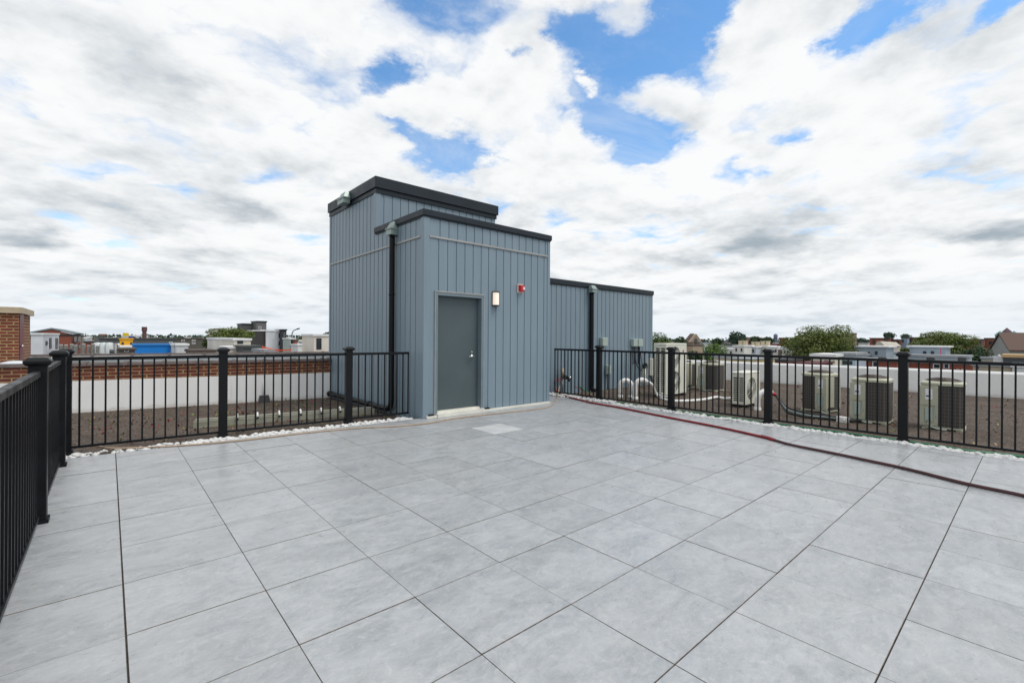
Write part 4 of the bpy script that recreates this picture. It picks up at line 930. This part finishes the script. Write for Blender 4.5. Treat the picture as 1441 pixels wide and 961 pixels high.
bg('brick_row', 'brick row with two cream doors, right of the thick right railing post', 'house', 48, 1277, 1279, 1369, 510, FARBRICK, GRAYROOF, [('F', 1313, 1324, 511.5, 519), ('F', 1328, 1336, 511.5, 519), ('F', 1346, 1350, 519, 521), ('F', 1353, 1358, 519, 521)], winm=WTRIM)
o, xa, xb, y0, y1, zt = bg('grey_roof_block', 'long blue-grey low roof block beneath the right clapboard storey', 'house', 52, 1277, 1279, 1362.5, 500.5, GRBL, GRAYROOF)
p = at(1324, 489.5, 54.5); q = at(1324.5, 500, 54.5); w = MB(); w.box(p.x - .16, p.x + .16, p.y - .02, p.y + .02, q.z - .15, p.z)
tag(w.build('banner', wm((.62, .02, .10)), origin=(p.x, p.y, q.z)), 'narrow bright pink banner on the right clapboard storey', 'banner')
for x, lab in ((1255 - 13, 'left end of the left'), (1310, 'middle of the right'), (1354, 'right end of the right')):
    c = at(x, 502.5, 50); w = MB(); w.cbox(c.x - .33, c.x + .33, c.y - .33, c.y + .33, c.z - .36, c.z, .02); w.lathe([(.0, .03), (.22, .025), (.24, .0)], c, 14); w.box(c.x - .5, c.x + .5, c.y - .3, c.y + .3, c.z - .42, c.z - .365)
    tag(w.build('rooftop_condenser', mat('dark_unit', (.05, .052, .055), .5, 0, .2, 6), origin=(c.x, c.y, c.z - .42)), 'dark rooftop unit, at the %s grey roof block' % lab, 'rooftop unit', 'dark units on the grey roof blocks')
o, xa, xb, y0, y1, zt = bg('beige_gable_house', 'beige gabled house behind the left clapboard storey', 'house', 75, 1231, 1246, 1268, 487.5, wm((.48, .45, .38)), GRAYROOF, capt=.1)
pk = onX(1233, 480, xa).z; w = MB(); w.hull2([(xa, y0, zt), (xa, y1, zt), (xa, y1 - .3, pk), (xa, (y0 + y1) / 2, pk)], [(xb, y0, zt), (xb, y1, zt), (xb, y1 - .3, pk - .2), (xb, (y0 + y1) / 2, pk - .2)]); w.build('gable_roof', wm((.48, .45, .38)), o)
for xl, xr, yt, m_, lab, wn in ((1224, 1252, 475.5, FARBRICK, 'dark red brick townhouse, leftmost of the far right row', [('F', 1228, 1231, 478, 484), ('F', 1244, 1249, 478, 484)]), (1252, 1268, 477.5, ORBRICK, 'orange brick townhouse with a wide window', [('F', 1256, 1265, 480, 485)]), (1268.3, 1277, 474.5, wm((.26, .33, .42)), 'blue-grey townhouse between orange and red brick ones', [('F', 1270, 1272, 478, 482)]), (1277.3, 1300, 474.5, FARBRICK, 'red brick townhouse partly behind the olive tree', [('F', 1280, 1286, 478, 484)]), (1352, 1371, 476.5, FARBRICK, 'red brick townhouse right of the olive tree', []), (1371.3, 1385, 477, wm((.24, .13, .12)), 'mauve brick townhouse with one dark window', [('F', 1376, 1380, 480, 484)]), (1385.3, 1402, 475.5, ORBRICK, 'orange-red brick townhouse left of the grey church', [('F', 1392, 1397, 480, 485)])):
    bg('townhouse', lab, 'house', 115, xl - .3, xl, xr, yt, m_, DKROOF, wn, group='far brick townhouses')
gl, gr = at(1393.5, 494, 87), at(1421, 494, 79); zt = gr.z; gl.z = zt; ap = (gl + gr) / 2; ap.z = at(1407.5, 471, 83).z
o = thing('grey_church', 'grey church with a steep brown roof, at the right edge', 'church', (ap.x, ap.y, -11))
CH = wm((.25, .26, .25)); dn_ = lambda v, z: Vector((v.x, v.y, z)); ex = RT * 14 + FW * 1.5
w = MB(); w.hull2([dn_(gl, -11), dn_(gr, -11), gr, ap, gl], [dn_(gl, -11) + ex, dn_(gr, -11) + ex, gr + ex, ap + ex, gl + ex]); w.build('wall', CH, o)
w = MB(); sl_ = (gr - ap) * .06; u_ = UP * .12; e0 = RT * -.25
w.hull2([ap + u_ + e0, gr + sl_ + u_ + e0, gr + sl_ + u_ * 3 + e0, ap + u_ * 3.4 + e0], [v + ex for v in (ap + u_ + e0, gr + sl_ + u_ + e0, gr + sl_ + u_ * 3 + e0, ap + u_ * 3.4 + e0)])
sl_ = (gl - ap) * .06
w.hull2([ap + u_ + e0, gl + sl_ + u_ + e0, gl + sl_ + u_ * 3 + e0, ap + u_ * 3.4 + e0], [v + ex for v in (ap + u_ + e0, gl + sl_ + u_ + e0, gl + sl_ + u_ * 3 + e0, ap + u_ * 3.4 + e0)])
w.build('gable_roof', mat('brown_tile_roof', (.10, .06, .045), .85, 0, .2, 1.5), o)
gd = (gr - gl).normalized(); gn = Vector((gd.y, -gd.x, 0)); gn = gn if gn.dot(FW) < 0 else -gn; p = (gl + gr) / 2; p.z = at(1407, 497.5, 83).z
lan = lambda k: [p + gn * k + gd * a_ * .6 + UP * b_ for a_, b_ in ((-1, -.6), (1, -.6), (1, .3), (.5, .8), (0, 1.05), (-.5, .8), (-1, .3))]
w = MB(); w.hull2(lan(.004), lan(.08)); w.build('lancet_window', GLASS, o)
for x, yt, yb_, r_, m_, lab in ((1407.5, 465.5, 476, 2.6, wm((.16, .36, .35)), 'teal spire left of the taller brown one'), (1417, 461, 476, 3.4, wm((.11, .07, .08)), 'tallest brown spire above the grey church'), (1427, 465.5, 476, 2.4, wm((.15, .33, .36)), 'teal spire right of the taller brown one')):
    c = at(x, yt, 150); e = at(x, yb_ - 4, 150); w = MB(); w.lathe([(r_ * .45, -11 - c.z), (r_ * .45, e.z - c.z), (r_ * .52, e.z - c.z + .1), (r_ * .3, (e.z - c.z) * .45), (0, 0)], c, 8); tag(w.build('church_spire', m_, origin=(c.x, c.y, -11)), lab, 'spire', 'church spires at the right edge')
bg('tan_flat_house', 'tan house low behind the parapet at the right', 'house', 40, 1367, 1369, 1424, 512.5, wm((.42, .36, .27)), GRAYROOF, [('F', 1374, 1377, 515, 519)])
bg('white_flat_house', 'white flat house low behind the parapet at the right edge', 'house', 39, 1424, 1424.5, 1446, 513, wm((.62, .64, .64)), WTRIM)
bg('beige_yard_wall', 'beige wall between the dark green tree and the timber roof', 'wall', 55, 1379, 1381, 1402, 502.5, wm((.42, .40, .33)), GRAYROOF)
bg('timber_roof_house', 'house with a bare tan timber roof deck, at the right edge', 'house', 46, 1408.5, 1412, 1446, 499.5, wm((.06, .07, .08)), wm((.50, .33, .17)), capt=.3)
c = at(1405, 499, 48); w = MB(); V3 = Vector; w.hull2([c + V3((-.5, -.4, -.45)), c + V3((-.5, .4, -.45)), c + V3((-.5, 0, 0))], [c + V3((1.5, -.4, -.45)), c + V3((1.5, .4, -.45)), c + V3((1.5, 0, 0))]); w.box(c.x - .48, c.x + 1.48, c.y - .36, c.y + .36, -11, c.z - .46)
tag(w.build('white_dormer', WG, origin=(c.x, c.y, -11)), 'tiny white gabled hut left of the timber roof', 'hut')
for x, yt, yb_, wd, dd, m_, lab, nm in ((1103.2, 476.5, 484, 1.2, 180, wm((.2, .07, .06)), 'red brick chimney left of the big spreading tree', 'chimney'),):
    c = at(x, yt, dd); w = MB(); w.box(c.x - wd, c.x + wd, c.y - wd, c.y + wd, -11, c.z); w.box(c.x - wd * 1.15, c.x + wd * 1.15, c.y - wd * 1.15, c.y + wd * 1.15, c.z, c.z + .4); tag(w.build(nm, m_, origin=(c.x, c.y, -11)), lab, nm)
c = at(1091.5, 472, 420); w = MB(); w.lathe([(0, 1.6), (1.5, .8), (1.7, 0), (1.7, -3), (.8, -4.5)], c, 14)
for k in range(4): a = k * math.pi / 2 + .5; w.tube([(c.x + 1.2 * math.cos(a), c.y + 1.2 * math.sin(a), c.z - 3), (c.x + 3 * math.cos(a), c.y + 3 * math.sin(a), -11)], .35, 6)
tag(w.build('water_tower', wm((.15, .17, .24)), origin=(c.x, c.y, -11), smooth=True), 'tiny water tower on the skyline above the white row', 'water tower')
bg('brick_apartment_tower', 'tan brick apartment tower half hidden by the big spreading tree', 'building', 160, 1183, 1186, 1201, 468.5, wm((.25, .17, .13)), BRROOF, [('F', 1196, 1199, 471, 474)])
for i, (x0, x1, yt, dd, cc, lab) in enumerate(((120, 142, 468.8, 700, (.38, .36, .34), 'pale far-off office block above the white shed'), (241, 249, 471, 800, (.4, .44, .48), 'tiny far-off grey block on the skyline left of the beige block'), (62, 66, 470.5, 600, (.3, .2, .16), 'small far-off brick block on the left skyline'), (1208, 1222, 482.5, 140, (.6, .6, .58), 'white house right of the big spreading tree'), (1010, 1016, 486.5, 130, (.4, .25, .2), 'small reddish house above the bright green tree'))):
    bg('distant_block' if dd > 500 else 'distant_house', lab, 'building', dd, x0 - .2, x0, x1, yt, wm(cc), GRAYROOF)

# --- the mass of roofs and trees at the horizon
rnd = random.Random(11); cols = [wm(c) for c in ((.5, .5, .48), (.24, .14, .11), (.3, .29, .28), (.12, .12, .12), (.4, .36, .3))]
mb = MB()
for k in range(900):
    d = rnd.uniform(230, 900); x = rnd.uniform(-520, 2000); p = EYE + ray(x, 474) * d
    w_, dp = rnd.uniform(2.2, 5), rnd.uniform(3, 6); zt = rnd.uniform(-4.5, -.3) + (rnd.random() < .04) * 4
    mb.box(p.x - w_, p.x + w_, p.y - dp, p.y + dp, -11, zt, rnd.randrange(5))
tag(mb.build('distant_rooftops', cols), 'mass of far-off roofs below the horizon', 'rooftops', kind='stuff')
def leaf_mat(name, c1, c2, c3):
    m = bpy.data.materials.new(name); nt, b = nodes_of(m)
    g = nt.nodes.new('ShaderNodeNewGeometry'); rp = nt.nodes.new('ShaderNodeValToRGB'); L(nt, g.outputs['Random Per Island'], rp.inputs[0])
    rp.color_ramp.elements[0].color = (*c1, 1); rp.color_ramp.elements[1].color = (*c3, 1); e = rp.color_ramp.elements.new(.55); e.color = (*c2, 1)
    v = coords(nt); nz = noise_n(nt, v, .45, 3, .6)
    L(nt, mixrgb(nt, smooth(nt, nz.outputs[0], .35, .7, 0, .6), rp.outputs[0], tuple(x * 1.5 for x in c2)), b.inputs['Base Color'])
    b.inputs['Roughness'].default_value = .6
    b.inputs['Subsurface Weight'].default_value = 0
    tr = nt.nodes.new('ShaderNodeBsdfTranslucent'); L(nt, rp.outputs[0], tr.inputs[0]); mx = nt.nodes.new('ShaderNodeMixShader'); mx.inputs[0].default_value = .25
    out = [n for n in nt.nodes if n.type == 'OUTPUT_MATERIAL'][0]; L(nt, b.outputs[0], mx.inputs[1]); L(nt, tr.outputs[0], mx.inputs[2]); L(nt, mx.outputs[0], out.inputs[0])
    return m
LEAF = {'mid': leaf_mat('leaf_mid_green', (.035, .06, .012), (.065, .105, .018), (.11, .155, .03)), 'olive': leaf_mat('leaf_olive', (.045, .068, .012), (.095, .13, .02), (.155, .185, .035)),
        'dark': leaf_mat('leaf_dark_green', (.016, .04, .014), (.028, .062, .02), (.05, .09, .03)), 'bright': leaf_mat('leaf_bright_green', (.05, .10, .015), (.085, .16, .025), (.13, .22, .04)),
        'blue': leaf_mat('leaf_blue_green', (.018, .045, .028), (.03, .065, .04), (.05, .09, .05))}
BARK = mat('grey_bark', (.20, .17, .13), .9, 0, .3, 4)
def tree(label, kind, d, x0, x1, yt, yb, nleaf=2600, lobes=14, trunk_y=None, seed=0, spread=.5, gap=0.0, name='tree', group='trees beyond the roof'):
    rnd = random.Random(seed * 13 + int(x0)); xm = (x0 + x1) / 2
    c = at(xm, (yt + yb) / 2, d); rx = (x1 - x0) / 2 / F * d; rz = (yb - yt) / 2 / F * d; zb = -11
    o = thing(name, label, 'tree', (c.x, c.y, zb), group)
    cen = []
    for k in range(lobes):
        zz = 1 - 2 * (k + .5) / lobes; th = k * 2.399963 + rnd.uniform(-.3, .3); rr = math.sqrt(1 - zz * zz); f = rnd.uniform(.42, .78)
        cen.append((Vector((rr * math.cos(th) * rx, rr * math.sin(th) * rx, zz * rz * (.8 if zz < 0 else 1))) * f, rnd.uniform(.24, .46) * (13 / max(lobes, 9)) ** .18))
    cen.append((Vector((0, 0, rz * .45)), .5)); cen.append((Vector((rx * .55, 0, -rz * .2)), .42)); cen.append((Vector((-rx * .55, 0, -rz * .2)), .42))
    w = MB(); ls = max(.0026 * d, rx * .034)
    for k in range(nleaf):
        p, q = rnd.choice(cen)
        v = Vector((rnd.gauss(0, 1), rnd.gauss(0, 1), rnd.gauss(0, 1))).normalized(); rr = rnd.uniform(.45, 1.0) ** .5 * (1.07 if rnd.random() < .08 else 1)
        pos = c + p + Vector((v.x * rx * q * rr, v.y * rx * q * rr, v.z * rz * q * rr * 1.05))
        s = ls * rnd.uniform(.5, 1.1); n = (v + Vector((rnd.uniform(-.8, .8), rnd.uniform(-.8, .8), rnd.uniform(-.2, 1)))).normalized()
        a = n.orthogonal().normalized(); b = n.cross(a); th = rnd.uniform(0, 6.28); a, b = a * math.cos(th) + b * math.sin(th), b * math.cos(th) - a * math.sin(th)
        w.add([pos - a * s, pos - b * s * .55, pos + a * s, pos + b * s * .55], [(0, 1, 2, 3)])
    # from_pydata straight: leaves need no recalculated normals
    w.build('crown', LEAF[kind], o)
    w = MB(); base = Vector((c.x, c.y, zb)); hub = c + Vector((0, 0, -rz * .55)); tr = max(.15, rx * .07)
    w.tube([base, base + (hub - base) * .5 + Vector((tr * .6, 0, 0)), hub], [tr * 1.3, tr, tr * .8], 7)
    for p, q in cen[:9]:
        e = c + p * .85; m = hub + (e - hub) * .5 + Vector((0, 0, rz * .08)); w.tube([hub - UP * rz * .1, m, e], [tr * .55, tr * .34, tr * .12], 5)
    w.build('trunk', BARK, o, smooth=True)
tree('rounded olive tree behind the cream house, left of the charcoal block', 'olive', 75, 294, 358, 459.5, 484, 4200, 18, seed=1)
tree('small green tree tight against the left end of the cream house', 'mid', 70, 285, 294, 476, 490, 500, 6, seed=2)
tree('small rounded tree above the white cottages', 'mid', 115, 419, 442, 472, 484, 1000, 9, seed=3)
tree('dark treetop peeking over the cream block with the glass door', 'dark', 130, 452, 470, 466.5, 478, 600, 7, seed=4)
tree('tall green tree touching the right corner of the lower wing', 'mid', 62, 908, 951, 466, 512, 3600, 14, seed=5)
tree('dark green treetop between the wing tree and the stone church', 'dark', 85, 948, 968, 472, 500, 1300, 9, seed=6)
tree('bright green tree in front of the stone church', 'bright', 48, 984, 1024, 482, 520, 3000, 14, seed=7)
tree('dark bush beneath the stone church', 'dark', 60, 966, 990, 492, 515, 1400, 9, seed=8)
tree('large round dark green tree on the skyline', 'blue', 120, 1024.5, 1051, 466, 490, 2600, 12, seed=9)
tree('left one of the pair of dark trees right of the large round tree', 'dark', 150, 1055, 1073, 472.5, 485, 900, 8, seed=10)
tree('right one of the pair of dark trees right of the large round tree', 'dark', 150, 1070, 1091, 473.5, 485, 900, 8, seed=11)
tree('low green bushy tree below the white row houses', 'mid', 55, 1058, 1092, 496, 518, 1600, 10, seed=12)
tree('small dark tree behind the white house with chimney pots', 'dark', 140, 1000, 1018, 475.5, 486, 700, 7, seed=31)
tree('big spreading olive tree, largest on the right', 'olive', 60, 1099, 1207, 455.5, 522, 17000, 30, seed=13, spread=.6)
tree('dark rounded treetop right of the big spreading tree', 'blue', 200, 1204, 1224, 475, 486, 700, 7, seed=14)
tree('lone small tree on the skyline above the brick townhouses', 'blue', 190, 1244, 1259, 467, 479, 700, 7, seed=15)
tree('small treetop on the skyline above the blue-grey townhouse', 'dark', 190, 1267, 1281, 469.5, 479, 500, 6, seed=16)
tree('wide olive tree behind the right clapboard storey', 'olive', 72, 1283, 1362, 464.5, 506, 11000, 26, seed=17)
tree('dark green tree left of the grey church', 'dark', 58, 1355, 1393, 487, 516, 2600, 12, seed=18)
tree('small shrub-like tree behind the beige gabled house', 'olive', 62, 1268, 1282, 489, 500, 600, 6, seed=19)
# wood along the horizon
mb = MB(); rnd = random.Random(5)
for k in range(15000):
    x = rnd.uniform(-500, 1950); d = rnd.uniform(420, 900); p = EYE + ray(x, 474) * d
    hgt = 2.2 * mnoise.noise(Vector((x * .013, d * .004, 3))) + 1.6 * mnoise.noise(Vector((x * .06, d * .01, 7)))
    z = rnd.uniform(-9, max(-6, .9 + hgt)); s = rnd.uniform(.9, 2.0); q = Vector((p.x, p.y, z))
    n = Vector((rnd.uniform(-1, 1), rnd.uniform(-1, 1), rnd.uniform(0, 1))).normalized(); a = n.orthogonal().normalized(); b = n.cross(a)
    mb.add([q - a * s, q - b * s, q + a * s, q + b * s], [(0, 1, 2, 3)])
tag(mb.build('treeline', LEAF['blue']), 'far-off belt of trees along the horizon', 'treeline', kind='stuff')
cleanup()

# ------------------------------------------------------------------ sky, sun
SUN_EL, SUN_AZ = 60, 150      # azimuth measured from +Y towards +X
def sky_world():
    wd = bpy.data.worlds.new('World'); SC.world = wd; wd.use_nodes = True; nt = wd.node_tree
    bgn = nt.nodes['Background']; bgn.inputs['Strength'].default_value = .1
    st = nt.nodes.new('ShaderNodeTexSky'); st.sky_type = 'NISHITA'; st.sun_disc = False; st.sun_elevation = R(SUN_EL); st.sun_rotation = R(SUN_AZ); st.air_density = 1.0; st.dust_density = .6; st.ozone_density = 2.0
    tc = nt.nodes.new('ShaderNodeTexCoord'); sp = nt.nodes.new('ShaderNodeSeparateXYZ'); L(nt, tc.outputs['Generated'], sp.inputs[0])
    K = .16
    den = math_n(nt, 'ADD', math_n(nt, 'MAXIMUM', sp.outputs[2], 0.0), K)
    cb = nt.nodes.new('ShaderNodeCombineXYZ'); L(nt, math_n(nt, 'DIVIDE', sp.outputs[0], den), cb.inputs[0]); L(nt, math_n(nt, 'DIVIDE', sp.outputs[1], den), cb.inputs[1])
    q = cb.outputs[0]
    wn = noise_n(nt, q, 1.9, 8, .62)
    wv = nt.nodes.new('ShaderNodeVectorMath'); wv.operation = 'MULTIPLY_ADD'; L(nt, wn.outputs['Color'], wv.inputs[0]); wv.inputs[1].default_value = (.62, .62, 0)
    sb = nt.nodes.new('ShaderNodeVectorMath'); sb.operation = 'SUBTRACT'; L(nt, q, sb.inputs[0]); sb.inputs[1].default_value = (.31, .31, 0); L(nt, sb.outputs[0], wv.inputs[2])
    qw = wv.outputs[0]
    def qpt(px, py):
        d = ray(px, py).normalized(); k = max(d.z, 0) + K; return Vector((d.x / k, d.y / k, 0))
    def blobs(lst, start, gain=1.0):
        acc = start
        for (px, py, rp, wt) in lst:
            c = qpt(px, py); r = (qpt(px + rp, py) - c).length
            dn = nt.nodes.new('ShaderNodeVectorMath'); dn.operation = 'DISTANCE'; L(nt, qw, dn.inputs[0]); dn.inputs[1].default_value = c
            wt = wt * gain
            acc = math_n(nt, 'ADD', acc, smooth(nt, dn.outputs['Value'], r, r * .15, 0, wt))
        return acc
    def fbm(vec, det):
        nn = noise_n(nt, vec, 1.8, det, .6, .2); return math_n(nt, 'MULTIPLY', math_n(nt, 'SUBTRACT', nn.outputs[0], .5), 1.6)
    vo = nt.nodes.new('ShaderNodeTexVoronoi'); vo.feature = 'F1'; vo.inputs['Scale'].default_value = 3.6; vo.inputs['Detail'].default_value = 2; vo.inputs['Roughness'].default_value = .6
    L(nt, wv.outputs[0], vo.inputs['Vector'])
    qs = nt.nodes.new('ShaderNodeVectorMath'); qs.operation = 'SCALE'; L(nt, q, qs.inputs[0]); qs.inputs['Scale'].default_value = 1.06
    f1 = fbm(q, 10); f2 = fbm(qs.outputs[0], 5)
    p1 = math_n(nt, 'SUBTRACT', f1, math_n(nt, 'MULTIPLY', math_n(nt, 'SUBTRACT', vo.outputs['Distance'], .42), .5))
    relief = math_n(nt, 'SUBTRACT', f2, f1)
    holes = [(563, 128, 62, -.52), (640, 222, 80, -.5), (560, 195, 45, -.3), (860, 140, 125, -.5), (935, 85, 120, -.5), (815, 60, 105, -.42), (960, 15, 100, -.4), (890, 190, 95, -.42), (1130, 195, 52, -.42), (1180, 50, 85, -.42), (1010, 110, 60, -.3), (1375, 18, 70, -.5), (715, 85, 34, -.35),
             (160, 285, 55, -.16), (370, 78, 45, -.1), (1060, 235, 60, -.22), (930, 375, 40, -.2), (1300, 345, 60, -.15), (250, 400, 60, -.2), (60, 420, 60, -.15),
             (690, 150, 75, .34), (745, 95, 50, .25), (828, 136, 26, .4), (1090, 22, 62, .42), (1000, 165, 55, .25), (770, 250, 70, .25)]
    cov = blobs(holes, math_n(nt, 'ADD', p1, 1.12), 1.3)
    cov = math_n(nt, 'ADD', cov, smooth(nt, sp.outputs[2], .05, .26, .3, 0))
    alpha = smooth(nt, cov, .22, .78)
    n8 = noise_n(nt, q, 1.5, 8, .65, .8); veil = smooth(nt, n8.outputs[0], .38, .78, .0, .42)
    alpha = math_n(nt, 'MAXIMUM', alpha, veil)
    n2 = noise_n(nt, qw, 1.25, 7, .55, .1); n3 = noise_n(nt, q, 6.5, 6, .6)
    mo = nt.nodes.new('ShaderNodeVectorMath'); mo.operation = 'ADD'; L(nt, qw, mo.inputs[0]); mo.inputs[1].default_value = (4.2, 1.7, 0)
    nt.links.new(mo.outputs[0], n2.inputs['Vector'])
    dark = [(185, 90, 130, .30), (300, 115, 70, .14), (60, 60, 90, .12), (1400, 330, 95, .58), (1330, 250, 110, .2), (1060, 350, 110, .38), (1150, 335, 70, .2), (1380, 210, 90, .15), (40, 340, 90, .46), (150, 390, 60, .3), (340, 300, 70, .18), (280, 355, 60, .15), (1240, 380, 70, .16), (440, 60, 80, .06), (900, 330, 60, -.25), (620, 60, 120, -.2), (1080, 120, 140, -.3), (980, 250, 120, -.3), (420, 180, 120, -.2), (1250, 120, 120, -.15)]
    sh = blobs(dark, math_n(nt, 'ADD', math_n(nt, 'MULTIPLY', math_n(nt, 'SUBTRACT', n2.outputs[0], .5), 1.2), .31))
    sh = math_n(nt, 'ADD', sh, math_n(nt, 'MULTIPLY', math_n(nt, 'SUBTRACT', n3.outputs[0], .5), .55))
    sh = math_n(nt, 'SUBTRACT', sh, math_n(nt, 'MULTIPLY', relief, .7))
    shade = smooth(nt, sh, .10, 1.08)
    cl = mixrgb(nt, shade, (8.3, 8.4, 8.45), (3.1, 3.7, 4.2))
    blue = mixrgb(nt, 1.0, st.outputs[0], (1.12, 1.62, 1.85), 'MULTIPLY')
    c = mixrgb(nt, alpha, blue, cl)
    hz = smooth(nt, sp.outputs[2], -.01, .14, .5, 0)
    c = mixrgb(nt, hz, c, (6.3, 7.1, 7.9))
    L(nt, c, bgn.inputs['Color'])
    wd.cycles.sampling_method = 'MANUAL'; wd.cycles.sample_map_resolution = 512
sky_world()
sl = bpy.data.lights.new('sun', 'SUN'); sl.energy = 1.5; sl.angle = R(28); sl.color = (1, .96, .9)
so = bpy.data.objects.new('sun', sl); COL.objects.link(so)
sd = Vector((math.sin(R(SUN_AZ)) * math.cos(R(SUN_EL)), math.cos(R(SUN_AZ)) * math.cos(R(SUN_EL)), math.sin(R(SUN_EL))))
so.rotation_euler = sd.to_track_quat('Z', 'Y').to_euler()

# ------------------------------------------------------------------ camera and view
cd = bpy.data.cameras.new('camera'); cam = bpy.data.objects.new('camera', cd); COL.objects.link(cam); SC.camera = cam
cd.sensor_width = 36; cd.sensor_fit = 'HORIZONTAL'; cd.lens = F / 1441 * 36; cd.clip_start = .05; cd.clip_end = 6000
cd.shift_y = (YH - 480.5) / 1441
m = Matrix((RT, UP, -FW)).transposed()
cam.matrix_world = Matrix.Translation(EYE) @ m.to_4x4() @ Matrix.Rotation(ROLL, 4, 'Z')
vs = SC.view_settings; vs.view_transform = 'Standard'; vs.look = 'None'; vs.exposure = 0.22; vs.gamma = 1; vs.use_curve_mapping = False
SC.cycles.max_bounces = 6; SC.cycles.diffuse_bounces = 3; SC.cycles.glossy_bounces = 3; SC.cycles.use_denoising = True
